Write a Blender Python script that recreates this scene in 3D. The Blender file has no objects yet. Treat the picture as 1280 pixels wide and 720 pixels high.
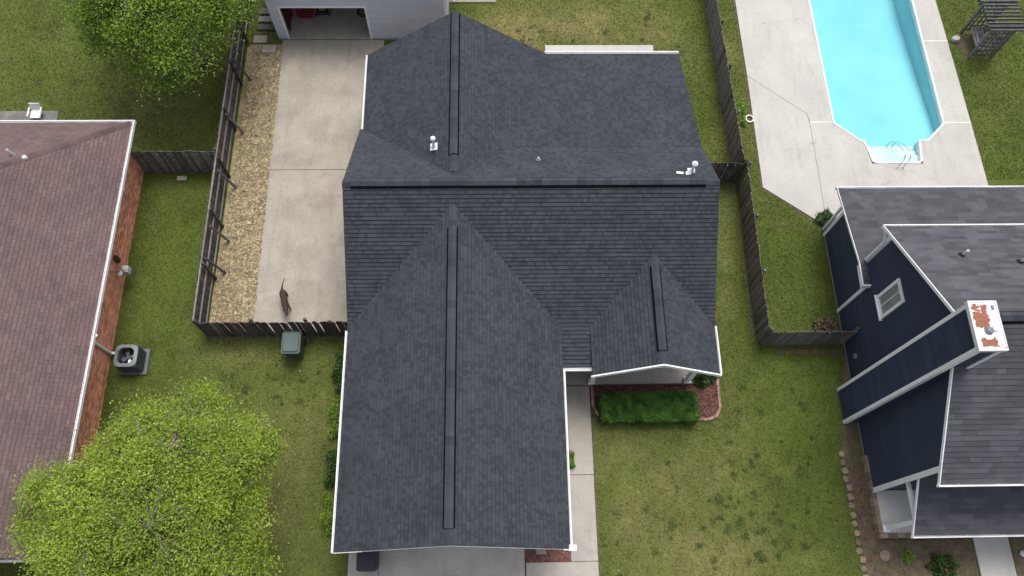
import bpy, math, random
import numpy as np
from mathutils import Vector, Matrix
random.seed(7); rng = np.random.default_rng(11)
PI = math.pi
col = bpy.context.scene.collection
sc = bpy.context.scene

# ------------------------------------------------------------------ camera
TILT, YAW, ROLL, CAMZ, FPX = math.radians(22.04), math.radians(-3.576), .05, 30.0, 1002.3
f = Vector((0, math.sin(TILT), -math.cos(TILT))); u = Vector((0, math.cos(TILT), math.sin(TILT))); r = Vector((1, 0, 0))
c_, s_ = math.cos(ROLL), math.sin(ROLL)
r, u = c_*r + s_*u, -s_*r + c_*u
RZ = Matrix.Rotation(YAW, 3, 'Z'); r, u, f = RZ @ r, RZ @ u, RZ @ f
cam = bpy.data.cameras.new('camera'); co = bpy.data.objects.new('camera', cam); col.objects.link(co)
m4 = Matrix((( r.x, u.x, -f.x, 0), (r.y, u.y, -f.y, 0), (r.z, u.z, -f.z, CAMZ), (0, 0, 0, 1)))
co.matrix_world = m4
cam.sensor_width = 36; cam.lens = FPX/1280*36; cam.clip_end = 3000; cam.clip_start = .1
sc.camera = co

# ------------------------------------------------------------------ light: bright overcast, weak soft sun from the far side
SUN_EL, SUN_AZ = math.radians(68), math.radians(22)      # azimuth from +Y towards +X
w = bpy.data.worlds.new('World'); sc.world = w; w.use_nodes = True
nt = w.node_tree; bg = nt.nodes['Background']
sky = nt.nodes.new('ShaderNodeTexSky'); sky.sky_type = 'NISHITA'; sky.sun_disc = False
sky.sun_elevation = SUN_EL; sky.sun_rotation = SUN_AZ; sky.dust_density = 4.0; sky.air_density = .8; sky.ozone_density = 1.0
hs = nt.nodes.new('ShaderNodeHueSaturation'); hs.inputs['Saturation'].default_value = .5
nt.links.new(sky.outputs[0], hs.inputs['Color']); nt.links.new(hs.outputs[0], bg.inputs['Color'])
bg.inputs['Strength'].default_value = .15
sl = bpy.data.lights.new('sun', 'SUN'); sl.energy = 1.1; sl.angle = math.radians(24); sl.color = (1, .98, .955)
so = bpy.data.objects.new('sun', sl); col.objects.link(so)
sd = Vector((math.sin(SUN_AZ)*math.cos(SUN_EL), math.cos(SUN_AZ)*math.cos(SUN_EL), math.sin(SUN_EL)))
so.rotation_euler = sd.to_track_quat('Z', 'Y').to_euler()
sc.view_settings.view_transform = 'Standard'; sc.view_settings.look = 'None'
sc.view_settings.exposure = 0.6; sc.view_settings.gamma = 1
sc.cycles.max_bounces = 6; sc.cycles.transparent_max_bounces = 12
sc.cycles.caustics_reflective = False; sc.cycles.caustics_refractive = False

# ------------------------------------------------------------------ materials
def mat(name, c1, c2=None, scale=3., rough=.85, tone=None, amt=.3, bump=.0, bscale=40., fine=.15, fscale=25., metal=0., spec=.3, extra=None, extra_scale=.6, extra_amt=0., wear=0.):
    """base colour = noise mix of c1 and c2, fine grain, optional tone per piece ('attr' face value, 'obj' random per object)"""
    M = bpy.data.materials.new(name); M.use_nodes = True; t = M.node_tree; N = t.nodes; L = t.links
    P = N['Principled BSDF']; P.inputs['Roughness'].default_value = rough; P.inputs['Metallic'].default_value = metal
    P.inputs['Specular IOR Level'].default_value = spec
    g = N.new('ShaderNodeNewGeometry')
    def noise(sc_, det=4, ro=.6):
        n = N.new('ShaderNodeTexNoise'); n.inputs['Scale'].default_value = sc_; n.inputs['Detail'].default_value = det
        n.inputs['Roughness'].default_value = ro; L.new(g.outputs['Position'], n.inputs['Vector']); return n
    def rngmap(src, a, b, lo, hi):
        m = N.new('ShaderNodeMapRange'); L.new(src, m.inputs[0])
        for i, v in enumerate((a, b, lo, hi)): m.inputs[i+1].default_value = v
        return m.outputs[0]
    def mixc(fac, A, B, bt='MIX'):
        m = N.new('ShaderNodeMix'); m.data_type = 'RGBA'; m.blend_type = bt
        if isinstance(fac, float): m.inputs[0].default_value = fac
        else: L.new(fac, m.inputs[0])
        for i, q in ((6, A), (7, B)):
            if isinstance(q, tuple): m.inputs[i].default_value = (*q, 1)
            else: L.new(q, m.inputs[i])
        return m.outputs[2]
    def scalec(A, fac):
        v = N.new('ShaderNodeVectorMath'); v.operation = 'SCALE'
        L.new(A, v.inputs[0]); L.new(fac, v.inputs['Scale']); return v.outputs[0]
    n1 = noise(scale)
    out = mixc(rngmap(n1.outputs[0], .35, .65, 0, 1), c1, c2 or c1)
    if extra:
        out = mixc(rngmap(noise(extra_scale, 5, .65).outputs[0], .5, .68, 0, extra_amt), out, extra)
    if wear:
        mp = N.new('ShaderNodeMapping'); mp.inputs['Scale'].default_value = (2.6, .35, 1); mp.inputs['Rotation'].default_value = (0,0,.06); L.new(g.outputs['Position'], mp.inputs['Vector'])
        st = N.new('ShaderNodeTexNoise'); st.inputs['Scale'].default_value = 1.; st.inputs['Detail'].default_value = 7; st.inputs['Roughness'].default_value = .72; L.new(mp.outputs[0], st.inputs['Vector'])
        out = scalec(out, rngmap(st.outputs[0], .52, .72, 1, 1-wear))
        wp = N.new('ShaderNodeVectorMath'); wp.operation = 'ADD'; wn = noise(1.3, 4, .7); L.new(g.outputs['Position'], wp.inputs[0]); L.new(wn.outputs['Color'], wp.inputs[1])
        vo = N.new('ShaderNodeTexVoronoi'); vo.feature = 'DISTANCE_TO_EDGE'; vo.inputs['Scale'].default_value = .21; L.new(wp.outputs[0], vo.inputs['Vector'])
        cm = N.new('ShaderNodeMath'); cm.operation = 'MAXIMUM'; L.new(rngmap(vo.outputs['Distance'], .0012, .0035, 0, 1), cm.inputs[0]); L.new(rngmap(noise(.5, 2).outputs[0], .46, .56, 1, .0), cm.inputs[1])
        out = scalec(out, rngmap(cm.outputs[0], 0, 1, .78, 1))
        sp_ = noise(7., 2, .5); out = scalec(out, rngmap(sp_.outputs[0], .70, .76, 1, 1-wear*1.3))
    n2 = noise(fscale, 3, .7)
    out = scalec(out, rngmap(n2.outputs[0], .25, .75, 1-fine, 1+fine))
    if tone == 'attr':
        a = N.new('ShaderNodeAttribute'); a.attribute_name = 'tone'
        out = scalec(out, rngmap(a.outputs['Fac'], 0, 1, 1-amt, 1+amt))
    elif tone == 'obj':
        a = N.new('ShaderNodeObjectInfo'); out = scalec(out, rngmap(a.outputs['Random'], 0, 1, 1-amt, 1+amt))
    L.new(out, P.inputs['Base Color'])
    if bump:
        b = N.new('ShaderNodeBump'); b.inputs['Strength'].default_value = bump; b.inputs['Distance'].default_value = .02
        L.new(noise(bscale, 5, .7).outputs[0], b.inputs['Height']); L.new(b.outputs[0], P.inputs['Normal'])
    return M

def leafmat(name, c1, c2, trans=.35):
    M = bpy.data.materials.new(name); M.use_nodes = True; t = M.node_tree; N = t.nodes; L = t.links
    N.remove(N['Principled BSDF']); out = N['Material Output']
    a = N.new('ShaderNodeAttribute'); a.attribute_name = 'tone'
    m = N.new('ShaderNodeMix'); m.data_type = 'RGBA'; m.inputs[6].default_value = (*c1, 1); m.inputs[7].default_value = (*c2, 1)
    L.new(a.outputs['Fac'], m.inputs[0])
    d = N.new('ShaderNodeBsdfDiffuse'); tr = N.new('ShaderNodeBsdfTranslucent'); mx = N.new('ShaderNodeMixShader'); mx.inputs[0].default_value = trans
    L.new(m.outputs[2], d.inputs[0]); L.new(m.outputs[2], tr.inputs[0]); L.new(d.outputs[0], mx.inputs[1]); L.new(tr.outputs[0], mx.inputs[2])
    gl = N.new('ShaderNodeBsdfGlossy'); gl.inputs['Roughness'].default_value = .5; gl.inputs['Color'].default_value = (.8, .8, .8, 1)
    m2 = N.new('ShaderNodeMixShader'); m2.inputs[0].default_value = .03
    L.new(mx.outputs[0], m2.inputs[1]); L.new(gl.outputs[0], m2.inputs[2]); L.new(m2.outputs[0], out.inputs['Surface'])
    return M

def grassmat(name, lush, dry, scale_fine=18.):
    """lawn: 'dry' and 'tone' attributes on the mesh choose between lush and dry grass"""
    M = bpy.data.materials.new(name); M.use_nodes = True; t = M.node_tree; N = t.nodes; L = t.links
    P = N['Principled BSDF']; P.inputs['Roughness'].default_value = .9; P.inputs['Specular IOR Level'].default_value = .15
    a = N.new('ShaderNodeAttribute'); a.attribute_name = 'dry'; b = N.new('ShaderNodeAttribute'); b.attribute_name = 'tone'
    g = N.new('ShaderNodeNewGeometry'); n = N.new('ShaderNodeTexNoise'); n.inputs['Scale'].default_value = scale_fine; n.inputs['Detail'].default_value = 6
    n.inputs['Roughness'].default_value = .75; L.new(g.outputs['Position'], n.inputs['Vector'])
    m = N.new('ShaderNodeMix'); m.data_type = 'RGBA'; m.inputs[6].default_value = (*lush, 1); m.inputs[7].default_value = (*dry, 1)
    L.new(a.outputs['Fac'], m.inputs[0])
    mr = N.new('ShaderNodeMapRange'); L.new(n.outputs[0], mr.inputs[0])
    for i, v in enumerate((.25, .75, .55, 1.45)): mr.inputs[i+1].default_value = v
    mu = N.new('ShaderNodeMath'); mu.operation = 'MULTIPLY'; L.new(mr.outputs[0], mu.inputs[0]); L.new(b.outputs['Fac'], mu.inputs[1])
    v = N.new('ShaderNodeVectorMath'); v.operation = 'SCALE'; L.new(m.outputs[2], v.inputs[0]); L.new(mu.outputs[0], v.inputs['Scale'])
    L.new(v.outputs[0], P.inputs['Base Color'])
    bp = N.new('ShaderNodeBump'); bp.inputs['Strength'].default_value = .5; bp.inputs['Distance'].default_value = .03
    L.new(n.outputs[0], bp.inputs['Height']); L.new(bp.outputs[0], P.inputs['Normal'])
    return M

MT = {
 'shingle': mat('charcoal_blue_shingle', (.036, .0405, .0485), (.045, .050, .059), 1.2, .9, 'attr', .27, .3, 60, .18, 30, extra=(.054,.058,.064), extra_scale=.35, extra_amt=.4),
 'shingle_cap': mat('charcoal_ridge_shingle', (.039, .044, .053), (.047, .053, .063), 2, .9, 'obj', .25, .3, 60, .15, 30),
 'shingle_edge': mat('shingle_edge_dark', (.012, .014, .018), None, 4),
 'shingle_brown': mat('brown_shingle', (.130, .086, .084), (.155, .104, .100), .8, .9, 'attr', .13, .3, 60, .2, 30, extra=(.10,.08,.082), extra_scale=.5, extra_amt=.5),
 'shingle_brown_cap': mat('brown_hip_shingle', (.10, .066, .064), (.115, .078, .075), 2, .9, 'obj', .2, .3),
 'shingle_grey': mat('grey_laminated_shingle', (.066, .066, .076), (.086, .086, .096), 1.6, .9, 'attr', .26, .3, 60, .2, 30),
 'shingle_grey_obj': mat('grey_laminated_shingle_piece', (.066, .066, .076), (.086, .086, .096), 1.6, .9, 'obj', .26, .3, 60, .2, 30),
 'vent_dark': mat('vent_black_plastic', (.006, .006, .008), None, 4, .95, spec=.05),
 'white': mat('white_painted_trim', (.86, .86, .85), (.8, .8, .79), 2, .5, fine=.04, extra=(.6,.58,.54), extra_scale=1.5, extra_amt=.3),
 'white_obj': mat('white_painted_piece', (.74, .74, .73), (.68, .68, .67), 2, .5, 'obj', .08),
 'navy': mat('navy_lap_siding', (.031, .041, .068), (.037, .048, .077), 1.0, .55, 'attr', .12, fine=.08),
 'lightsiding': mat('pale_blue_grey_siding', (.52, .56, .63), (.57, .61, .67), 1.0, .6, 'attr', .05, fine=.05),
 'brick': mat('orange_brick', (.64, .25, .14), (.74, .36, .23), 4, .9, 'attr', .35, .2, 60, .15, 40),
 'mortar': mat('brick_mortar', (.36, .28, .23), (.3, .22, .18), 4, .95),
 'brickwall': mat('red_brown_house_brick', (.2, .085, .06), (.26, .12, .09), 8, .9),
 'concrete_warm': mat('old_driveway_concrete', (.40, .36, .295), (.325, .295, .245), .8, .9, bump=.25, bscale=30, fine=.12, fscale=12, extra=(.25, .215, .18), extra_scale=.9, extra_amt=.5, wear=.2),
 'concrete': mat('driveway_concrete', (.43, .40, .35), (.36, .335, .30), .8, .9, bump=.2, bscale=40, fine=.08, fscale=14, extra=(.30, .275, .24), extra_scale=.7, extra_amt=.6, wear=.13),
 'deck': mat('pool_deck_concrete', (.50, .485, .44), (.43, .415, .38), .45, .85, bump=.12, bscale=40, fine=.06, fscale=10, extra=(.42, .395, .36), extra_scale=.35, extra_amt=.6, wear=.16),
 'porch': mat('pale_porch_concrete', (.62,.6,.54), (.54,.52,.46), 1.2, .9, bump=.1, fine=.06, extra=(.45,.4,.32), extra_scale=.8, extra_amt=.5),
 'joint': mat('joint_dirt', (.14, .12, .095), (.2, .17, .13), 5, .95),
 'wood_grey': mat('weathered_fence_wood', (.125, .113, .10), (.20, .185, .165), 6, .95, 'obj', .4, .4, 90, .3, 40),
 'wood_dark': mat('dark_weathered_fence_wood', (.06, .05, .047), (.12, .105, .1), 6, .95, 'obj', .35, .4, 90, .3, 40),
 'wood_rail': mat('grey_fence_rail_wood', (.2, .185, .17), (.28, .26, .24), 6, .95, 'obj', .2, .3, 90, .25, 40),
 'wood_arbor': mat('silvered_arbor_wood', (.1, .095, .095), (.17, .165, .165), 6, .95, 'obj', .3, .3, 90, .25, 40),
 'straw': mat('straw_mulch_bed', (.37, .30, .17), (.26, .21, .115), 2.5, .95, bump=.6, bscale=20, fine=.45, fscale=14, extra=(.16, .14, .045), extra_scale=.8, extra_amt=.6),
 'strawbit': mat('straw_flake', (.43, .35, .21), (.25, .2, .12), 5, .95, 'attr', .5),
 'mulch': mat('red_brown_mulch', (.085, .036, .03), (.13, .058, .05), 6, .95, bump=.6, bscale=30, fine=.4, fscale=22),
 'mulchbit': mat('red_mulch_chip', (.14, .058, .05), (.2, .1, .085), 6, .95, 'attr', .5),
 'soil': mat('garden_soil', (.1, .075, .05), (.15, .12, .075), 3, .95, bump=.5, bscale=25, fine=.35, fscale=16, extra=(.09, .1, .03), extra_scale=1.2, extra_amt=.8),
 'stone': mat('tan_edging_stone', (.20, .145, .1), (.28, .215, .15), 6, .9, 'obj', .4, .3, 50, .2, 30),
 'edgebrick': mat('red_edging_brick', (.27, .17, .13), (.36, .25, .2), 6, .9, 'obj', .3, .3, 50, .2, 30),
 'paver': mat('grey_paver', (.36, .33, .28), (.3, .27, .22), 4, .9, 'obj', .15, .2),
 'metal': mat('grey_painted_metal', (.19, .21, .225), (.16, .175, .19), 3, .5, fine=.08, spec=.4),
 'acgrey': mat('air_conditioner_grey', (.10, .115, .13), (.125, .14, .155), 3, .5, 'obj', .15, fine=.08, spec=.4),
 'black': mat('black_plastic', (.015, .016, .02), (.022, .023, .028), 3, .45, fine=.1, spec=.5),
 'binblack': mat('black_bin_plastic', (.022, .024, .036), (.03, .032, .044), 3, .5, fine=.1, spec=.4),
 'bingreen': mat('dark_green_bin_plastic', (.045, .075, .07), (.06, .092, .086), 2, .5, fine=.08, spec=.45),
 'pipe': mat('white_pvc_pipe', (.75, .75, .74), None, 3, .4, fine=.03),
 'steel': mat('polished_steel', (.7, .7, .7), None, 3, .25, metal=1.),
 'liner': mat('blue_pool_liner', (.24, .64, .72), (.33, .73, .79), .3, .6, fine=.01),
 'plaster': mat('white_pool_liner', (.80, .87, .88), (.76, .84, .86), .8, .6, fine=.02),
 'glass': mat('window_pane_glass', (.2, .215, .23), (.3, .31, .32), 2., .15, fine=.05, spec=.7),
 'bark': mat('grey_bark', (.16, .135, .11), (.22, .19, .16), 8, .95, bump=.4, bscale=40),
 'asphalt': mat('asphalt', (.05, .05, .05), (.06, .06, .058), 2, .95, bump=.3, bscale=60),
 'furbrown': mat('brown_fur', (.045, .028, .02), (.075, .048, .034), 12, .9, bump=.5, bscale=70, fine=.3, fscale=60),
 'furdark': mat('dark_fur', (.03, .02, .016), None, 12, .9),
 'redpaint': mat('red_fabric', (.24, .03, .035), (.18, .025, .03), 5, .7),
 'greenpaint': mat('green_mower_paint', (.12, .25, .04), None, 5, .4),
 'rockgrey': mat('mossy_grey_concrete', (.20, .20, .19), (.14, .14, .13), 2.5, .9, bump=.3, bscale=20, fine=.2),
 'rock': mat('pale_rock', (.5, .48, .46), (.38, .36, .34), 6, .9, bump=.5, bscale=20),
}
def rust_material():
    M = bpy.data.materials.new('white_metal_with_rust'); M.use_nodes = True; t = M.node_tree; N = t.nodes; L = t.links
    P = N['Principled BSDF']; P.inputs['Roughness'].default_value = .6
    g = N.new('ShaderNodeNewGeometry'); sp = N.new('ShaderNodeSeparateXYZ'); L.new(g.outputs['Position'], sp.inputs[0])
    n = N.new('ShaderNodeTexNoise'); n.inputs['Scale'].default_value = 5; n.inputs['Detail'].default_value = 6; n.inputs['Roughness'].default_value = .7; L.new(g.outputs['Position'], n.inputs['Vector'])
    def band(o, c, hw, soft):
        s = N.new('ShaderNodeMath'); s.operation = 'SUBTRACT'; L.new(o, s.inputs[0]); s.inputs[1].default_value = c
        a = N.new('ShaderNodeMath'); a.operation = 'ABSOLUTE'; L.new(s.outputs[0], a.inputs[0])
        m = N.new('ShaderNodeMapRange'); L.new(a.outputs[0], m.inputs[0]); m.inputs[1].default_value = hw+soft; m.inputs[2].default_value = hw-soft
        return m.outputs[0]
    def op(o, A, B):
        m = N.new('ShaderNodeMath'); m.operation = o
        for i, q in enumerate((A, B)):
            if isinstance(q, float): m.inputs[i].default_value = q
            else: L.new(q, m.inputs[i])
        return m.outputs[0]
    big = op('MULTIPLY', band(sp.outputs['X'], 13.53, .2, .05), band(sp.outputs['Y'], 7.42, .34, .06))
    low = op('MULTIPLY', band(sp.outputs['X'], 13.6, .22, .05), band(sp.outputs['Y'], 6.64, .12, .05))
    k = op('ADD', big, low)
    k = op('ADD', k, op('MULTIPLY', op('SUBTRACT', n.outputs[0], .5), 4.2))
    r2 = N.new('ShaderNodeMapRange'); L.new(k, r2.inputs[0]); r2.inputs[1].default_value = .5; r2.inputs[2].default_value = .62
    n3 = N.new('ShaderNodeTexNoise'); n3.inputs['Scale'].default_value = 9; L.new(g.outputs['Position'], n3.inputs['Vector'])
    rm = N.new('ShaderNodeMix'); rm.data_type = 'RGBA'; rm.inputs[6].default_value = (.16, .045, .02, 1); rm.inputs[7].default_value = (.33, .105, .045, 1); L.new(n3.outputs[0], rm.inputs[0])
    m = N.new('ShaderNodeMix'); m.data_type = 'RGBA'; m.inputs[6].default_value = (.72, .72, .7, 1); L.new(rm.outputs[2], m.inputs[7]); L.new(r2.outputs[0], m.inputs[0])
    L.new(m.outputs[2], P.inputs['Base Color']); return M
MT['rust'] = rust_material()
def water_material():
    M = bpy.data.materials.new('pool_water'); M.use_nodes = True; t = M.node_tree; N = t.nodes; L = t.links
    N.remove(N['Principled BSDF']); out = N['Material Output']
    tr = N.new('ShaderNodeBsdfTransparent'); tr.inputs[0].default_value = (.84, .97, .99, 1)
    gl = N.new('ShaderNodeBsdfGlossy'); gl.inputs['Roughness'].default_value = .12
    fr = N.new('ShaderNodeFresnel'); fr.inputs[0].default_value = 1.33; mx = N.new('ShaderNodeMixShader')
    L.new(fr.outputs[0], mx.inputs[0]); L.new(tr.outputs[0], mx.inputs[1]); L.new(gl.outputs[0], mx.inputs[2]); L.new(mx.outputs[0], out.inputs['Surface']); return M
MT['water'] = water_material()
MT['leaf_light'] = leafmat('light_green_leaf', (.12, .19, .014), (.38, .50, .05))
MT['leaf_mid'] = leafmat('mid_green_leaf', (.07, .145, .008), (.27, .41, .035))
MT['leaf_dark'] = leafmat('dark_green_leaf', (.018, .05, .008), (.055, .125, .016), .2)
MT['leaf_brown'] = leafmat('dry_brown_leaf', (.09, .06, .035), (.2, .14, .09), .2)
MT['petal'] = leafmat('red_petal', (.35, .02, .02), (.5, .05, .04), .2)
MT['weed'] = leafmat('weed_leaf', (.05, .085, .014), (.09, .135, .024), .2)
LUSH, DRY = (.080, .108, .021), (.215, .19, .078)
MT['lawn'] = grassmat('lawn_ground', LUSH, DRY)
MT['blade'] = grassmat('grass_blade', (.111, .150, .029), (.285, .25, .095), 3.)

# ------------------------------------------------------------------ mesh builder
class MB:
    def __init__(s): s.v = []; s.f = []; s.t = []
    def poly(s, pts, tone=.5):
        k = len(s.v); s.v += [tuple(p) for p in pts]; s.f.append(tuple(range(k, k+len(pts)))); s.t.append(tone)
    def hexa(s, c, tone=.5):                      # 8 corners: bottom ring 0-3 ccw, top ring 4-7
        k = len(s.v); s.v += [tuple(p) for p in c]
        for q in ((3,2,1,0),(4,5,6,7),(0,1,5,4),(1,2,6,5),(2,3,7,6),(3,0,4,7)): s.f.append(tuple(k+i for i in q)); s.t.append(tone)
    def box(s, x0, y0, z0, x1, y1, z1, tone=.5):
        s.hexa([(x0,y0,z0),(x1,y0,z0),(x1,y1,z0),(x0,y1,z0),(x0,y0,z1),(x1,y0,z1),(x1,y1,z1),(x0,y1,z1)], tone)
    def prism(s, pts, z0, z1, tone=.5, top_off=None):
        """pts ccw in plan; z0/z1 numbers or functions of (x,y)"""
        F0 = z0 if callable(z0) else (lambda x, y: z0); F1 = z1 if callable(z1) else (lambda x, y: z1)
        n = len(pts); k = len(s.v)
        s.v += [(x, y, F0(x, y)) for x, y in pts] + [(x, y, F1(x, y)) for x, y in pts]
        s.f.append(tuple(k+n-1-i for i in range(n))); s.f.append(tuple(k+n+i for i in range(n))); s.t += [tone, tone]
        for i in range(n):
            j = (i+1) % n; s.f.append((k+i, k+j, k+n+j, k+n+i)); s.t.append(tone)
    def bar(s, a, b, wd, th, up=(0,0,1), tone=.5):
        a, b = Vector(a), Vector(b); d = (b-a).normalized(); sd_ = d.cross(Vector(up))
        if sd_.length < 1e-4: sd_ = d.cross(Vector((1,0,0)))
        sd_.normalize(); n = sd_.cross(d); sd_ *= wd/2; n *= th/2
        s.hexa([a-sd_-n, a+sd_-n, b+sd_-n, b-sd_-n, a-sd_+n, a+sd_+n, b+sd_+n, b-sd_+n], tone)
    def tube(s, pts, rad, n=8, tone=.5, caps=True):
        pts = [Vector(p) for p in pts]; rad = rad if isinstance(rad, (list, tuple)) else [rad]*len(pts); k = len(s.v)
        for i, p in enumerate(pts):
            d = (pts[min(i+1, len(pts)-1)]-pts[max(i-1, 0)]).normalized(); a = d.orthogonal().normalized(); b = d.cross(a)
            if i:   # keep frame steady
                a = (pa - d*pa.dot(d)).normalized(); b = d.cross(a)
            pa = a
            s.v += [tuple(p+(a*math.cos(2*PI*j/n)+b*math.sin(2*PI*j/n))*rad[i]) for j in range(n)]
        for i in range(len(pts)-1):
            for j in range(n):
                jj = (j+1) % n; s.f.append((k+i*n+j, k+i*n+jj, k+(i+1)*n+jj, k+(i+1)*n+j)); s.t.append(tone)
        if caps:
            s.f.append(tuple(k+n-1-j for j in range(n))); q = k+(len(pts)-1)*n; s.f.append(tuple(q+j for j in range(n))); s.t += [tone, tone]
    def lathe(s, c, prof, n=16, tone=.5):
        k = len(s.v)
        for rr, z in prof: s.v += [(c[0]+rr*math.cos(2*PI*j/n), c[1]+rr*math.sin(2*PI*j/n), c[2]+z) for j in range(n)]
        for i in range(len(prof)-1):
            for j in range(n):
                jj = (j+1) % n; s.f.append((k+i*n+j, k+i*n+jj, k+(i+1)*n+jj, k+(i+1)*n+j)); s.t.append(tone)
        s.f.append(tuple(k+n-1-j for j in range(n))); q = k+(len(prof)-1)*n; s.f.append(tuple(q+j for j in range(n))); s.t += [tone, tone]
    def build(s, name, m, parent=None, kind=None, smooth=False, bevel=0., mesh_only=False):
        me = bpy.data.meshes.new(name); me.from_pydata(s.v, [], s.f); me.materials.append(m)
        a = me.attributes.new('tone', 'FLOAT', 'FACE'); a.data.foreach_set('value', np.array(s.t, dtype=np.float32))
        if smooth: me.polygons.foreach_set('use_smooth', [True]*len(me.polygons))
        me.update()
        if mesh_only: return me
        return link(name, me, parent, kind, bevel)
def link(name, me, parent=None, kind=None, bevel=0., local=False):
    o = bpy.data.objects.new(name, me); col.objects.link(o)
    if parent:
        o.parent = parent; o.matrix_parent_inverse = Matrix.Identity(4) if local else parent_inv(parent)
    if kind: o['kind'] = kind
    if bevel:
        b = o.modifiers.new('bevel', 'BEVEL'); b.width = bevel; b.segments = 2; b.limit_method = 'ANGLE'
    return o
def parent_inv(p):
    M = Matrix.Translation(p.location)
    if p.parent: M = Matrix.Translation(p.location)
    return M.inverted()
def thing(name, label, cat, loc=(0,0,0), group=None):
    o = bpy.data.objects.new(name, None); o.location = loc; col.objects.link(o); o['label'] = label; o['category'] = cat
    o.empty_display_size = .2
    if group: o['group'] = group
    return o
def tag(o, label, cat, group=None):
    o['label'] = label; o['category'] = cat
    if group: o['group'] = group
    return o
def fastmesh(name, V, Fq, tone, m, parent=None, kind=None, nside=4, extra=None):
    me = bpy.data.meshes.new(name); nf = len(Fq); me.vertices.add(len(V)); me.vertices.foreach_set('co', np.asarray(V, np.float32).ravel())
    me.loops.add(nf*nside); me.loops.foreach_set('vertex_index', np.asarray(Fq, np.int32).ravel())
    me.polygons.add(nf); me.polygons.foreach_set('loop_start', np.arange(nf, dtype=np.int32)*nside)
    me.materials.append(m)
    a = me.attributes.new('tone', 'FLOAT', 'FACE'); a.data.foreach_set('value', np.asarray(tone, np.float32))
    if extra is not None:
        a = me.attributes.new(extra[0], 'FLOAT', 'FACE'); a.data.foreach_set('value', np.asarray(extra[1], np.float32))
    me.update(calc_edges=True); me.validate()
    return link(name, me, parent, kind)

# ------------------------------------------------------------------ shingled / lapped planes
def clip_rect(poly, s0, s1, d0, d1):
    for ax, val, keep in ((0, s0, 1), (0, s1, -1), (1, d0, 1), (1, d1, -1)):
        out = []; n = len(poly)
        for i in range(n):
            a, b = poly[i], poly[(i+1) % n]; ia = (a[ax]-val)*keep >= -1e-9; ib = (b[ax]-val)*keep >= -1e-9
            if ia: out.append(a)
            if ia != ib:
                t = (val-a[ax])/(b[ax]-a[ax]); out.append((a[0]+t*(b[0]-a[0]), a[1]+t*(b[1]-a[1])))
        poly = out
        if len(poly) < 3: return []
    return poly
def area2(p): return sum(p[i][0]*p[(i+1)%len(p)][1]-p[(i+1)%len(p)][0]*p[i][1] for i in range(len(p)))/2
def courses(mb, pts, expo, wmin, wmax, th=.018, gap=0., down=None, tonefn=None, indiv=None, lift=.0, groove=0.):
    """lay courses of tabs on the planar polygon pts (3-D, any winding); every tab is its own sloping slab"""
    P = [Vector(p) for p in pts]; n = Vector((0,0,0))
    for i in range(len(P)): n += (P[i]-P[0]).cross(P[(i+1)%len(P)]-P[0])
    n.normalize()
    if down is None:
        if n.z < 0: n = -n
        dn = (Vector((0,0,-1)) - n*(-n.z)).normalized()
    else:
        if n.dot(down[1]) < 0: n = -n
        dn = down[0]
    sd_ = n.cross(dn); o = P[0]
    q = [((p-o).dot(sd_), (p-o).dot(dn)) for p in P]
    if area2(q) < 0: q = q[::-1]
    smin, smax = min(a[0] for a in q), max(a[0] for a in q); dmin, dmax = min(a[1] for a in q), max(a[1] for a in q)
    nc = int(math.ceil((dmax-dmin)/expo)); d0 = dmax-nc*expo
    for k in range(nc):
        a = d0+k*expo; b = a+expo; s = smin-random.uniform(0, wmax) if wmin != wmax else smin-(wmax/2 if k % 2 else 0)
        while s < smax:
            wd = random.uniform(wmin, wmax); tone = tonefn() if tonefn else random.random()
            full = [(s+gap/2, a), (s+wd-gap/2, a), (s+wd-gap/2, b), (s+gap/2, b)]
            c = clip_rect(q, s+gap/2, s+wd-gap/2, a, b-groove); s += wd
            if len(c) < 3 or abs(area2(c)) < expo*expo*.05: continue
            isfull = abs(area2(c)-area2(full)) < 1e-5
            extra = random.uniform(0, th*.35)
            if indiv is not None and isfull and wd > .3:
                indiv.append((o+sd_*full[0][0]+dn*a+n*lift, sd_*(wd-gap), dn*expo, n, tone)); continue
            kk = len(mb.v); m = len(c)
            for ss, dd in c:
                h = lift+.003+(th+extra)*(dd-a)/expo; mb.v.append(tuple(o+sd_*ss+dn*dd+n*h))
            for ss, dd in c: mb.v.append(tuple(o+sd_*ss+dn*dd+n*(lift-.004)))
            mb.f.append(tuple(kk+i for i in range(m))); mb.t.append(tone)
            for i in range(m):
                j = (i+1) % m; mb.f.append((kk+i, kk+m+i, kk+m+j, kk+j)); mb.t.append(tone)
    return n, dn, sd_

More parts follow.
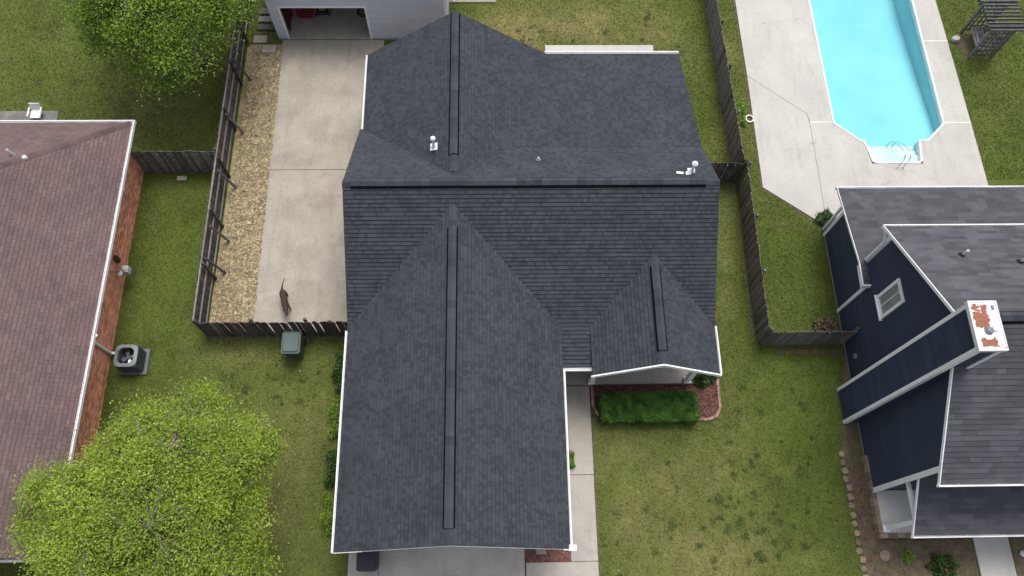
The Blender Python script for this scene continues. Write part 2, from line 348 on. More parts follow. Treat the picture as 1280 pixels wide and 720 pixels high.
def cap_run(parent, name, a, b, slope, m, wd=.17, step=.3, lift=.03, th=.02, dirs=None):
    """ridge or hip covered by bent cap shingles, each one an object sharing one mesh; a,b on the ridge line"""
    a, b = Vector(a), Vector(b); L_ = (b-a).length; n = max(1, round(L_/step)); st = L_/n; d = (b-a)/L_
    sd_ = Vector((d.y, -d.x, 0)).normalized(); up = sd_.cross(d)
    if up.z < 0: up = -up
    mb = MB(); s0, s1 = -st*.5-.01, st*.5+.01; dz = wd*slope
    for side in (-1, 1):
        x1 = side*wd; lowz = -dz
        ring = [(s0, 0, th*.2), (s1, 0, th), (s1, x1, lowz+th), (s0, x1, lowz+th*.2)]
        bot = [(s, y, z-th*1.2) for s, y, z in ((s0,0,0),(s1,0,0),(s1,x1,lowz),(s0,x1,lowz))]
        mb.hexa(bot+ring if side > 0 else [bot[i] for i in (3,2,1,0)]+[ring[i] for i in (3,2,1,0)])
    me = mb.build(name, m, mesh_only=True)
    R_ = Matrix((d, sd_, up)).transposed().to_4x4()
    for i in range(n):
        p = a+d*(st*(i+.5))+up*lift
        o = link(name, me, parent); o.matrix_world = Matrix.Translation(p) @ R_ if not parent else Matrix.Identity(4)
        if parent:
            o.matrix_parent_inverse = Matrix.Identity(4); o.matrix_basis = Matrix.Translation(p-parent.location) @ R_
def vent_base(parent, a, b, slope, wd=.185):
    a, b = Vector(a), Vector(b); d = (b-a).normalized(); sd_ = Vector((d.y, -d.x, 0)).normalized(); mb = MB()
    for side in (-1, 1):
        e = sd_*side*wd+Vector((0,0,-wd*slope)); z0, z1 = Vector((0,0,-.02)), Vector((0,0,.075))
        q = [a+z0, b+z0, b+e+z0, a+e+z0]; t_ = [a+z1, b+z1, b+e+z1, a+e+z1]
        mb.hexa(q+t_ if side > 0 else q[::-1]+t_[::-1])
    return mb

# ================================================================== GROUND
POOL_HOLE = (14.6, 17.5, 20.6, 30.5)
def vnoise(x, y, s, seed):
    g = np.random.default_rng(seed).random((256, 256)); X = x/s+100; Y = y/s+100
    i = np.floor(X).astype(int); j = np.floor(Y).astype(int); fx = X-i; fy = Y-j; fx = fx*fx*(3-2*fx); fy = fy*fy*(3-2*fy)
    G = lambda a, b: g[a % 256, b % 256]
    return (G(i,j)*(1-fx)+G(i+1,j)*fx)*(1-fy)+(G(i,j+1)*(1-fx)+G(i+1,j+1)*fx)*fy
def dryness(x, y):
    n = .5*vnoise(x,y,1.6,1)+.3*vnoise(x,y,.6,2)+.2*vnoise(x,y,.25,3)
    d = np.clip((n-.42)*1.4, 0, 1)*.35+.06
    def blob(cx, cy, rx, ry, a): return a*np.exp(-(((x-cx)/rx)**2+((y-cy)/ry)**2))
    k = blob(6.5,3.5,3.2,2.6,.42)+blob(8.7,1.8,2,1.6,.35)+blob(4.6,5.6,1.4,.9,.25)+blob(9.5,5.2,1.6,2.0,.1)+blob(9.0,8.8,.5,2.2,.3)+blob(9.5,13.0,.5,3,.35)
    k += blob(3.0,25.2,2.6,1.3,1.1)+blob(0.4,23.8,1.3,1.4,.9)+blob(7.8,24.5,1.2,1.8,.6)+blob(5.2,25.0,1.5,1.2,.5)+blob(-8.6,7.2,1.5,2.2,.3)+blob(-7.1,5.2,1.0,2.4,.45)+blob(-9.0,9.3,2.5,.5,.25)
    k += blob(-16.5,20.5,2.5,2.2,.22)+blob(10.95,23.5,.4,1.2,.4)+blob(-7.6,2.6,.9,1.6,.45)
    d = d+.8*k*np.clip(.35+1.3*(n-.25), .15, 1.3)
    g_ = blob(11.9,6.9,1.7,4,.3)+blob(-13.2,14,1.5,4,.2)+blob(12,12.2,1.8,1.9,.4)+blob(-9.6,6,1.6,1.5,.0)+blob(22.5,22,3,6,.1)
    return np.clip(d-g_, 0, 1)
def lawn_tone(x, y):
    t = .88+.26*(.5*vnoise(x,y,2.3,5)+.5*vnoise(x,y,.5,6))
    t = t+.16*(vnoise(x,y,1.1,8)-.5)+.2*(vnoise(x,y,.22,9)-.5)
    t = t-.3*np.clip(vnoise(x+40,y,.5,10)-.68,0,1)*3*np.exp(-(((x-9)/2.2)**2+((y-3)/2.5)**2))
    t = t+.14*np.exp(-(((x-11.5)/2)**2+((y-6.5)/3)**2))
    return t
gx = np.arange(-28, 32.01, .2); gy = np.arange(-8, 36.01, .2); nx, ny = len(gx), len(gy)
GX, GY = np.meshgrid(gx, gy, indexing='ij'); V = np.stack([GX.ravel(), GY.ravel(), np.zeros(nx*ny)], 1)
I, J = np.meshgrid(np.arange(nx-1), np.arange(ny-1), indexing='ij'); cx_, cy_ = gx[I]+.1, gy[J]+.1
keep = ~((cx_ > POOL_HOLE[0]) & (cx_ < POOL_HOLE[2]) & (cy_ > POOL_HOLE[1]) & (cy_ < POOL_HOLE[3]))
Fq = np.stack([I*ny+J, (I+1)*ny+J, (I+1)*ny+J+1, I*ny+J+1], -1)[keep]
me = bpy.data.meshes.new('lawn'); me.vertices.add(len(V)); me.vertices.foreach_set('co', V.astype(np.float32).ravel())
me.loops.add(len(Fq)*4); me.loops.foreach_set('vertex_index', Fq.astype(np.int32).ravel()); me.polygons.add(len(Fq)); me.polygons.foreach_set('loop_start', np.arange(len(Fq), dtype=np.int32)*4)
for nm, arr in (('dry', dryness(V[:,0], V[:,1])), ('tone', lawn_tone(V[:,0], V[:,1]))):
    a = me.attributes.new(nm, 'FLOAT', 'POINT'); a.data.foreach_set('value', arr.astype(np.float32))
me.materials.append(MT['lawn']); me.update(calc_edges=True); link('lawn', me, None, 'structure')
B = MB()
for x0, y0, x1, y1 in ((-500,36,500,500),(-500,-500,500,-8),(-500,-8,-28,36),(32,-8,500,36)): B.poly([(x0,y0,0),(x1,y0,0),(x1,y1,0),(x0,y1,0)])
go = B.build('ground', MT['lawn'], None, 'structure')
a = go.data.attributes.new('dry', 'FLOAT', 'FACE'); a.data.foreach_set('value', [.14]*4)
for d_ in go.data.attributes['tone'].data: d_.value = .88

# flat areas: list of rectangles / polygons in which no grass grows
NOGRASS = []
def rect(x0, y0, x1, y1): return [(x0,y0),(x1,y0),(x1,y1),(x0,y1)]
def inset(poly, d):
    n = len(poly); out = []
    if area2(poly) < 0: poly = poly[::-1]
    for i in range(n):
        p0, p1, p2 = Vector(poly[i-1]), Vector(poly[i]), Vector(poly[(i+1) % n])
        a, b = (p1-p0).normalized(), (p2-p1).normalized(); na, nb = Vector((-a.y, a.x)), Vector((-b.y, b.x)); k = (na+nb)
        k = k/max(.3, 1+na.dot(nb)); out.append(tuple(p1+k*d))
    return out
def slabs(name, polys, m, top=.05, gap=.012, base=None, bm=None, piece='concrete_slab'):
    root = bpy.data.objects.new(name, None); col.objects.link(root); root['kind'] = 'structure'
    for p in polys:
        NOGRASS.append(p); B = MB(); B.prism(inset(p, gap), -.1, top); B.build(piece, m, root, bevel=.006)
    if base:
        B = MB()
        for p in base: B.prism(p, -.12, top-.022)
        B.build('joint_fill', bm or MT['joint'], root)
    return root
slabs('back_driveway', [rect(-9.5,10.3,-4.9,17.62), rect(-9.55,17.62,-4.9,24.45)], MT['concrete_warm'], .04, base=[rect(-9.52,10.35,-4.9,24.44)])
slabs('front_driveway', [rect(-5.2,-9,-4.12,2.6), rect(-4.12,-9,1.05,2.6)], MT['concrete'], .05, base=[rect(-5.18,-9,1.04,2.6)])
slabs('front_path', [rect(1.08,-9,3.66,1.62), rect(2.68,1.62,3.66,4.65), rect(2.68,4.65,3.67,8.02)], MT['concrete'], .055, base=[rect(1.1,-9,3.64,1.6), rect(2.7,1.6,3.64,8)])
slabs('porch_floor', [rect(2.05,8.04,7.75,9.95)], MT['concrete'], .15)
slabs('back_patio', [rect(2.45,20.9,7.45,24.1)], MT['deck'], .1)
slabs('brick_house_patio', [rect(-26,17.2,-18.9,20.62)], MT['rockgrey'], .06)
slabs('garden_path', [rect(17.25,-9,18.55,2.3)], MT['deck'], .08)
slabs('rear_paving', [rect(-2.2,26.6,.25,29)], MT['paver'], .06)
B = MB(); B.box(-400,-17,-.05,400,-9.2,.02); B.build('road', MT['asphalt'], None, 'structure'); NOGRASS.append(rect(-400,-17,400,-9))
deckA = [(11.55,32),(11.6,22.43),(14.03,20.35),(14.1,19.92),(15.18,19.92),(15.06,32)]
deckB = [(11.6,22.43),(11.55,16.65),(13.82,14.91),(14.03,14.6),(14.08,19.92),(14.03,20.35)]
deckC = [(14.08,19.92),(14.03,14.6),(21.36,14.6),(21.33,19.88),(20.12,19.88),(19.2,18.93),(18.82,18.93),(18.72,17.8),(16.5,17.8),(16.32,18.93),(16.22,18.93),(15.16,19.9)]
deckD = [(20.12,19.88),(21.33,19.88),(21.27,24.35),(20.08,24.35)]
deckE = [(20.08,24.35),(21.27,24.35),(21.1,32),(20.08,32)]
dk = slabs('pool_deck', [p[::-1] if area2(p) < 0 else p for p in (deckA, deckB, deckC, deckD, deckE)], MT['deck'], .05, gap=.007)
B = MB()
B.prism([(11.6,31.9),(11.6,16.7),(13.85,14.97),(15.1,14.97),(15.1,31.9)],-.1,.027); B.box(15.1,14.95,-.1,21.2,17.6,.0272); B.box(20.15,17.6,-.1,21.2,31.9,.0274)
B.build('joint_fill', MT['joint'], dk)
B = MB()
for a_, b_ in (((14.1,19.92),(15.2,19.92)), ((20.1,19.88),(21.32,19.88)), ((20.1,24.35),(21.26,24.35))): B.bar((*a_,.05),(*b_,.05),.03,.012)
B.build('expansion_strip', MT['white'], dk)
# beds
def bed(name, poly, m, top=.03):
    NOGRASS.append(poly); B = MB(); B.prism(poly, -.05, top); return B.build(name, m, None, 'structure')
bed('straw_bed', [(-11.2,10.3),(-9.5,10.3),(-9.55,24.2),(-10.9,24.2),(-11.1,24)], MT['straw'])
bedpoly = [(3.68,8.02),(3.68,7.1),(3.9,6.8),(4.2,6.62),(8.2,6.62),(8.5,6.75),(8.68,7.1),(8.7,9.4),(7.7,9.4),(7.7,8.02)]
bed('hedge_bed', bedpoly, MT['mulch'])
bed('small_mulch_bed', rect(1.09,1.64,2.66,2.5), MT['mulch'])
soil = [(13.05,5.4),(13.75,9.2),(13.86,9.6),(13.9,2.2),(17.22,2.2),(17.22,-1.5),(13.2,-1.5),(13.18,2.6),(13.12,3.6)]
bed('soil_bed', soil, MT['soil'], .02)
bed('soil_bed', [(18.6,2.2),(20.5,2.2),(20.5,-1),(18.6,-1)], MT['soil'], .02)
bed('soil_strip', [(11.2,9.4),(13.8,9.4),(13.8,9.15),(11.1,9.25)], MT['soil'], .02)
NOGRASS += [rect(-4.8,2.3,2.05,21), rect(2,9.9,7.6,21), rect(-25,2.3,-14.77,17.6), rect(13.84,3.9,30,14.5), rect(-9.7,24.5,-2,32), [(21.3,24.9),(21.6,23.4),(22.4,23.1),(22.6,24.6)]]
bed('bare_earth', [(21.55,24.6),(21.75,23.75),(22.3,23.3),(22.4,24.7),(21.9,24.8)], MT['soil'], .012)

def strip(pts, wd):
    B = MB()
    for a_, b_ in zip(pts[:-1], pts[1:]): B.bar((*a_,.0), (*b_,.0), wd, .02)
    B.build('soil_strip', MT['soil'], None, 'structure')
strip([(11.53,30),(11.52,16.62),(13.8,14.85)], .09); strip([(3.71,6.5),(3.71,-6)], .08); strip([(-5.24,1.8),(-5.24,-6)], .06); strip([(21.37,16),(21.3,24),(21.15,30)], .05); strip([(-11.2,10.08),(-5.1,10.08)], .12); strip([(10.3,10),(10.28,25)], .12)
# grass blades (nobody could count them)
def inside(px, py, poly):
    r_ = np.zeros(len(px), bool); n = len(poly)
    for i in range(n):
        (x0, y0), (x1, y1) = poly[i], poly[i-1]
        if y0 == y1: continue
        c = ((y0 > py) != (y1 > py)) & (px < (x1-x0)*(py-y0)/(y1-y0)+x0); r_ ^= c
    return r_
NB = 900000
px = rng.uniform(-28, 32, NB); py = rng.uniform(-4, 36, NB)
bad = np.zeros(NB, bool)
for p in NOGRASS: bad |= inside(px, py, p)
bad |= inside(px, py, rect(15,17.5,20.3,32))
hid = inside(px, py, rect(14.6,15,30,17))
ok = ~bad & ~hid; px, py = px[ok], py[ok]; n_ = len(px)
ang = rng.uniform(0, 2*PI, n_); hgt = rng.uniform(.03, .075, n_); wd = rng.uniform(.012, .024, n_); lean = rng.uniform(.4, 1.6, n_)*hgt; la = rng.uniform(0, 2*PI, n_)
V = np.zeros((n_, 3, 3)); V[:,0,0] = px-np.cos(ang)*wd; V[:,0,1] = py-np.sin(ang)*wd; V[:,1,0] = px+np.cos(ang)*wd; V[:,1,1] = py+np.sin(ang)*wd
V[:,2,0] = px+np.cos(la)*lean; V[:,2,1] = py+np.sin(la)*lean; V[:,2,2] = hgt; V[:,:2,2] = .001
dr = np.clip(dryness(px, py)+rng.normal(0, .12, n_), 0, 1); tn = lawn_tone(px, py)*rng.uniform(.65, 1.3, n_)
go = fastmesh('grass', V.reshape(-1,3), np.arange(n_*3).reshape(-1,3), tn, MT['blade'], None, 'stuff', 3, ('dry', dr))
tag(go, 'short mown grass blades covering all the lawns', 'grass')

# scattered bits
def scatter(name, polys, n, m, smin, smax, z, label, cat, flat=.3, aspect=2.2):
    X, Y = [], []
    for p in polys:
        xs, ys = [q[0] for q in p], [q[1] for q in p]; a = rng.uniform(min(xs), max(xs), n); b = rng.uniform(min(ys), max(ys), n); k = inside(a, b, p); X.append(a[k]); Y.append(b[k])
    x, y = np.concatenate(X), np.concatenate(Y); k = len(x); an = rng.uniform(0, 2*PI, k); s = rng.uniform(smin, smax, k); th_ = rng.normal(0, flat, k)
    dx, dy = np.cos(an)*s, np.sin(an)*s; ex, ey = -dy/aspect, dx/aspect; h = z+rng.uniform(0, .03, k)
    V = np.stack([np.stack([x-dx-ex, y-dy-ey, h], 1), np.stack([x+dx-ex, y+dy-ey, h+s*th_], 1), np.stack([x+dx+ex, y+dy+ey, h+s*th_*.5+.01], 1), np.stack([x-dx+ex, y-dy+ey, h+.015], 1)], 1)
    o = fastmesh(name, V.reshape(-1,3), np.arange(k*4).reshape(-1,4), rng.random(k), m, None, 'stuff'); return tag(o, label, cat)
scatter('straw', [[(-11.15,10.3),(-9.45,10.3),(-9.5,24.1),(-10.8,24.1)]], 16000, MT['strawbit'], .02, .055, .03, 'pale straw and wood flakes strewn along the back driveway', 'straw')
scatter('mulch_chips', [bedpoly, rect(1.09,1.64,2.66,2.3)], 5000, MT['mulchbit'], .02, .05, .03, 'red brown mulch chips in the beds beside the front path', 'mulch')
scatter('dead_leaves', [rect(13.2,-.5,17.2,2.2), rect(13.1,2.2,13.8,5)], 260, MT['mulchbit'], .015, .04, .02, 'dry leaves lying on the brown soil bed', 'leaves')
scatter('fallen_petals', [rect(-10,4,-5.8,9.5), rect(4,0,12.5,6), rect(-1,23.5,9.5,26), rect(-22,20.8,-14,26), rect(21.5,16,25,22)], 6, MT['pipe'], .012, .028, .05, 'few pale petals and scraps scattered on the lawns', 'petals')
# white pebbles and litter on lawns are skipped; a few fallen pale leaves
# ================================================================== CENTRE HOUSE
H = thing('centre_house', 'large house with charcoal blue shingle roof and long ridge vents between two driveways', 'house', (0,0,0))
S = .598
zS = lambda x, y: 5.55-S*(13.85-y)
zN = lambda x, y: 5.55-.673*(y-13.85)
zNE = lambda x, y: 3.935-.2*(y-16.25)
zFW = lambda x, y: 2.9+S*(x+5.195)
zFE = lambda x, y: 2.9+S*(2.435-x)
zGW = lambda x, y: 2.9+S*(x-3.45)
zGE = lambda x, y: 2.9+S*(7.95-x)
zX = lambda x, y: 2.93-.15*(9.42-y)
zNW = lambda x, y: 2.95+.61*(x+5.08)
zNEw = lambda x, y: 2.95+.61*(2.32-x)
planes = [
 (zS, [(-5.195,13.85),(7.95,13.85),(7.95,9.42),(5.7,11.67),(3.45,9.42),(2.435,9.42),(-1.38,13.235),(-5.195,9.42)]),
 (zN, [(-5.195,13.85),(7.95,13.85),(7.95,16.25),(.705,16.25),(-1.38,14.37),(-5.08,17.71),(-5.195,17.71)]),
 (zNE, [(.705,16.25),(7.95,16.25),(7.78,21.4),(2.39,21.4)]),
 (zFW, [(-5.195,1.85),(-1.38,1.85),(-1.38,13.235),(-5.195,9.42)]),
 (zFE, [(2.435,1.85),(-1.38,1.85),(-1.38,13.235),(2.435,9.42)]),
 (zGW, [(3.45,7.62),(5.7,7.62),(5.7,11.67),(3.45,9.42)]),
 (zGE, [(7.95,7.62),(5.7,7.62),(5.7,11.67),(7.95,9.42)]),
 (zX, [(2.435,7.95),(3.45,7.95),(3.45,9.5),(2.435,9.5)]),
 (zNW, [(-5.08,17.71),(-1.38,14.37),(-1.38,21.6),(-5.08,21.3)]),
 (zNEw, [(.705,16.25),(-1.38,14.37),(-1.38,21.6),(2.39,21.3)]),
]
roof = MB(); deck = MB()
def tone3(): return random.choice((.0, .1, .5, .55, .65, .8))*.85+random.random()*.15
for z, p in planes:
    courses(roof, [(x, y, z(x, y)) for x, y in p], .148, .06, .17, .02, tonefn=tone3, groove=.022)
    q = p if area2(p) > 0 else p[::-1]; q = inset(q, .012)
    deck.prism(q, lambda x, y, z=z: z(x, y)-.17, lambda x, y, z=z: z(x, y)-.006)
rf = roof.build('roof', MT['shingle'], H); rf['kind'] = 'stuff'; rf.name = 'roof_shingles'
deck.build('roof_deck', MT['shingle_edge'], H)
# ridges: vents with cap shingles, plain caps at their ends
def ridge_with_vent(a, b, va, vb, slope):
    v = vent_base(H, va, vb, slope); vo = v.build('ridge_vent', MT['vent_dark'], H)
    cap_run(vo, 'ridge_cap_shingle', va, vb, slope, MT['shingle_cap'], .138, .3, .098, .022)
    for s_, e_ in ((a, va), (vb, b)):
        if (Vector(s_)-Vector(e_)).length > .15: cap_run(H, 'ridge_cap_shingle', s_, e_, slope, MT['shingle_cap'], .14, .3, .032, .015)
ridge_with_vent((-5.19,13.85,5.55), (7.94,13.85,5.55), (-4.9,13.85,5.55), (7.45,13.85,5.55), .62)
ridge_with_vent((-1.38,1.86,5.18), (-1.38,13.1,5.18), (-1.38,2.35,5.18), (-1.38,12.3,5.18), S)
ridge_with_vent((-1.38,14.5,5.207), (-1.38,21.58,5.207), (-1.38,15.2,5.207), (-1.38,21.5,5.207), .61)
ridge_with_vent((5.7,7.64,4.245), (5.7,11.55,4.245), (5.7,8.1,4.245), (5.7,11.2,4.245), S)
# gutters and fascias
def gutter(parent, a, b, wd=.11, outward=(1,0), m='white', name='gutter'):
    """open trough: outer lip, floor, back"""
    a, b = Vector(a), Vector(b); o = Vector((*outward, 0)); B = MB(); z = Vector((0,0,1))
    def slab(i0, i1, z0, z1):
        q = [a+o*i0+z*z0, b+o*i0+z*z0, b+o*i1+z*z0, a+o*i1+z*z0]; t_ = [p+z*(z1-z0) for p in q]
        n = (q[1]-q[0]).cross(q[3]-q[0]); B.hexa(q+t_ if n.z > 0 else q[::-1]+t_[::-1])
    slab(0, .015, -.14, -.01); slab(.015, wd-.018, -.14, -.125); slab(wd-.018, wd, -.14, 0); slab(wd-.035, wd-.0, 0, .008)
    L_ = (b-a).length; d = (b-a)/L_; k = int(L_/1.2)
    g_ = B.build(name, MT[m], parent)
    S_ = MB()
    for i in range(k):
        p = a+d*((i+.5)*L_/k)+z*.006; S_.bar(p+o*.0, p+o*wd, .02, .008)
    if k: S_.build('gutter_strap', MT['white'], g_)
    return g_
gutter(H, (-5.19,1.85,2.93), (-5.19,9.35,2.93), .07, (-1,0)); gutter(H, (2.43,1.85,2.93), (2.43,7.85,2.93), .065, (1,0))
gutter(H, (-5.075,17.72,2.97), (-5.075,21.28,2.97), .065, (-1,0))
gutter(H, (2.2,21.395,2.93), (7.78,21.395,2.93), .1, (0,1)); gutter(H, (2.43,7.955,2.73), (3.5,7.955,2.73), .1, (0,-1)); gutter(H, (7.945,7.62,2.93), (7.945,9.4,2.93), .065, (1,0))
FB = []
class _F:
    def hexa(s, c): b = MB(); b.hexa(c); FB.append(b)
    def box(s, *a): b = MB(); b.box(*a); FB.append(b)
    def done(s, par):
        for b in FB: b.build('fascia_board', MT['white'], par)
        FB.clear()
B = _F()
def rake(a, b, off, th=.03, h=.17, top=.02):     # sloping fascia board
    a, b, off = Vector(a), Vector(b), Vector(off); z = Vector((0,0,1)); q = [a-z*h, b-z*h, b+off*th-z*h, a+off*th-z*h]; t_ = [a+z*top, b+z*top, b+off*th+z*top, a+off*th+z*top]
    n = (q[1]-q[0]).cross(q[3]-q[0]); B.hexa(q+t_ if n.z > 0 else q[::-1]+t_[::-1])
rake((3.4,7.615,2.9), (5.7,7.615,4.255), (0,-1,0), .05, .17); rake((5.7,7.615,4.255), (8.0,7.615,2.9), (0,-1,0), .05, .17)
rake((-5.25,1.845,2.9), (-4.2,1.845,3.5), (0,-1,0), .02, .15, -.02); rake((-4.2,1.845,3.5), (-1.38,1.845,5.18), (0,-1,0), .012, .15, -.05); rake((-1.38,1.845,5.18), (2.2,1.845,3.04), (0,-1,0), .012, .15, -.05); rake((2.2,1.845,3.04), (2.5,1.845,2.86), (0,-1,0), .03, .15, .0)
B.box(2.38,1.8,2.78,2.62,1.98,2.96)
B.done(H)
# walls
W = MB(); zt = 2.72
W.prism([(-4.8,2.3),(2.05,2.3),(2.05,9.9),(7.6,9.9),(7.6,21),(1.95,21),(1.95,20.98),(-4.7,20.98),(-4.7,13.9),(-4.8,13.9)], 0, zt)
W.prism([(-4.8,2.3),(2.05,2.3),(2.05,2.5),(-4.8,2.5)], zt, lambda x, y: zt)
W.build('wall', MT['brickwall'], H)
B = MB()
for x0, x1, xm, y, zr in ((-4.8,2.05,-1.38,2.3,4.9), (-4.7,1.95,-1.38,20.9,4.95)):
    k = len(B.v); B.v += [(x0,y,zt),(x1,y,zt),(xm,y,zr),(x0,y+.1,zt),(x1,y+.1,zt),(xm,y+.1,zr)]; B.f += [(k,k+1,k+2),(k+5,k+4,k+3),(k,k+3,k+4,k+1),(k+1,k+4,k+5,k+2),(k+2,k+5,k+3,k)]; B.t += [.5]*5
for x, in ((-4.7,),(7.5,)):
    k = len(B.v); B.v += [(x,9.95,zt),(x,17.4,zt),(x,13.85,5.2),(x+.1,9.95,zt),(x+.1,17.4,zt),(x+.1,13.85,5.2)]; B.f += [(k+2,k+1,k),(k+3,k+4,k+5),(k,k+1,k+4,k+3),(k+1,k+2,k+5,k+4),(k+2,k,k+3,k+5)]; B.t += [.5]*5
B.build('gable_wall', MT['lightsiding'], H)
# garage door, front door, windows on hidden sides
g_ = MB()
for i in range(4): g_.box(-3.9, 2.24, .06+i*.53, 1.1, 2.29, .06+i*.53+.51)
g_.build('garage_door', MT['white'], H)
g_ = MB(); g_.box(2.45,9.8,.16,3.4,9.88,2.25); fd = g_.build('front_door', MT['redpaint'], H)
g_ = MB(); g_.box(3.28,9.77,1.1,3.34,9.8,1.2); g_.build('handle', MT['steel'], fd)
g_ = MB(); g_.box(4.3,9.8,.7,6.9,9.88,2.1); wo = g_.build('window', MT['white'], H)
for i in range(3):
    g_ = MB(); g_.box(4.38+i*.85,9.785,.78,5.12+i*.85,9.799,2.02); g_.build('pane', MT['glass'], wo)
# porch gable: small upper panel, columns, head beams
B = MB(); k = len(B.v)
zA = 3.52
B.v += [(5.7-1.2,7.7,zA),(5.7+1.2,7.7,zA),(5.7,7.7,4.1),(5.7-1.2,7.76,zA),(5.7+1.2,7.76,zA),(5.7,7.76,4.1)]
B.f += [(0,1,2),(5,4,3),(0,3,4,1),(1,4,5,2),(2,5,3,0)]; B.t += [.5]*5; B.build('gable_panel', MT['lightsiding'], H)
for x in (3.72, 7.42):
    B = MB(); B.box(x-.09,8.06,.15,x+.09,8.24,2.75); B.box(x-.13,8.02,.15,x+.13,8.28,.32); B.box(x-.12,8.03,2.62,x+.12,8.27,2.74); B.build('column', MT['white'], H)
B = MB(); B.box(3.6,8.1,2.745,3.84,9.9,2.86); B.box(7.3,8.1,2.745,7.54,9.9,2.86); B.build('porch_beam', MT['white'], H)
# plumbing vents
def vent(kind, x, y, zf, h=.4, rr=.045, label=None):
    z = zf(x, y); B = MB(); B.lathe((x, y, z-.05), [(rr*2.6,0),(rr*2.5,.1),(rr*1.25,.2),(rr*1.2,.24)], 12); v = B.build('roof_vent', MT['pipe'], H)
    B = MB(); B.lathe((x, y, z+.1), [(rr,0),(rr,h),(rr*.75,h),(rr*.7,h-.1)], 12); B.build('pipe', MT['pipe'], v)
    B = MB(); B.bar((x-.13, y-.0, z-.13*0+.02), (x+.13, y, zf(x+.13,y)+.02), .3, .01); B.build('flashing', MT['metal' if kind == 'plain' else 'pipe'], v) if kind != 'low' else None
    if kind == 'cap':
        B = MB(); B.lathe((x, y, z+h+.12), [(rr*2.1,0),(rr*2.2,.05),(rr*1.2,.11),(.01,.13)], 14); B.build('cap', MT['pipe'], v)
    return v
vent('cap', -2.12, 15.75, zNW, .45, .045); vent('low', 1.68, 15.3, zN, .12, .03); vent('cap', 7.1, 14.45, zN, .42, .05)
B = MB(); B.lathe((6.95, 14.32, zN(6.95,14.32)+.02), [(.1,0),(.1,.05),(.07,.05),(.065,.02)], 14); B.build('pipe_collar', MT['pipe'], H)
B = MB(); B.bar((6.55,14.4,zN(6.55,14.4)+.03), (6.78,14.33,zN(6.78,14.33)+.05), .09, .03); B.build('pipe_boot', MT['pipe'], H)

# ================================================================== BRICK HOUSE (left)
BH = thing('brick_house', 'orange brick house with reddish brown hip roof at the left side', 'house', (0,0,0))
zE = lambda x, y: 2.8+.5*(-14.2-x); zNn = lambda x, y: 2.8+.588*(18.18-y); zWw = lambda x, y: 2.8+.5*(x+25.4)
rb = MB(); db = MB()
for z, p in ((zE, [(-14.2,18.18),(-19.8,13.42),(-19.8,1.8),(-14.2,1.8)]), (zNn, [(-14.2,18.18),(-25.4,18.18),(-19.8,13.42)]), (zWw, [(-25.4,18.18),(-19.8,13.42),(-19.8,1.8),(-25.4,1.8)])):
    courses(rb, [(x, y, z(x, y)) for x, y in p], .145, .3, .3, .016, gap=.007, groove=.01, tonefn=lambda: random.gauss(.5,.28))
    q = p if area2(p) > 0 else p[::-1]; db.prism(inset(q, .012), lambda x, y, z=z: z(x, y)-.15, lambda x, y, z=z: z(x, y)-.004)
o = rb.build('roof_shingles', MT['shingle_brown'], BH, 'stuff'); db.build('roof_deck', MT['shingle_brown_cap'], BH)
cap_run(BH, 'hip_cap_shingle', (-14.25,18.13,2.83), (-19.8,13.42,5.6), .35, MT['shingle_brown_cap'], .13, .3, .02, .012)
cap_run(BH, 'ridge_cap_shingle', (-19.8,13.42,5.6), (-19.8,1.8,5.6), .5, MT['shingle_brown_cap'], .13, .3, .02, .012)
gutter(BH, (-14.2,1.8,2.83), (-14.2,18.2,2.83), .085, (1,0)); gutter(BH, (-25.4,18.18,2.83), (-14.1,18.18,2.83), .085, (0,1)); 
B = MB(); B.box(-25.3,1.72,2.64,-14.1,1.8,2.82); B.build('fascia', MT['white'], BH)
W = MB(); W.box(-24.8,2.3,0,-14.79,17.6,2.66); W.build('wall', MT['mortar'], BH)
B = MB()   # running bond on east and north faces
nz = 36; bh = 2.62/nz
for k in range(nz):
    y = 2.3-(.11 if k % 2 else 0)
    while y < 17.6:
        y0, y1 = max(y, 2.3), min(y+.205, 17.6)
        if y1-y0 > .03: B.box(-14.795, y0, k*bh+.01, -14.77-random.uniform(0,.006), y1, (k+1)*bh, random.random())
        y += .216
B.build('bricks', MT['brick'], BH, 'stuff')
B = MB(); B.box(-14.76,2.3,2.66,-14.24,17.9,2.69); B.box(-25.2,17.62,2.66,-14.24,18.15,2.69); B.build('soffit', MT['white'], BH)
B = MB(); B.tube([(-14.12,9.35,2.7),(-14.2,9.38,2.5),(-14.66,9.42,2.25),(-14.70,9.44,1.9),(-14.70,9.46,.25),(-14.45,9.5,.1)], .055, 8); B.build('downspout', MT['white'], BH)
x, y = -17.6, 15.85; zz = zNn(x, y); B = MB(); B.lathe((x,y,zz-.04), [(.14,0),(.12,.08),(.05,.16)], 12); v = B.build('roof_vent', MT['metal'], BH)
B = MB(); B.lathe((x,y,zz+.1), [(.04,0),(.04,.3),(.03,.3),(.03,.2)], 12); B.build('pipe', MT['pipe'], v)
B = MB(); B.lathe((-17.1,15.7,zNn(-17.1,15.7)-.02), [(.09,0),(.08,.08),(.02,.12)], 12); B.build('roof_vent', MT['pipe'], BH)
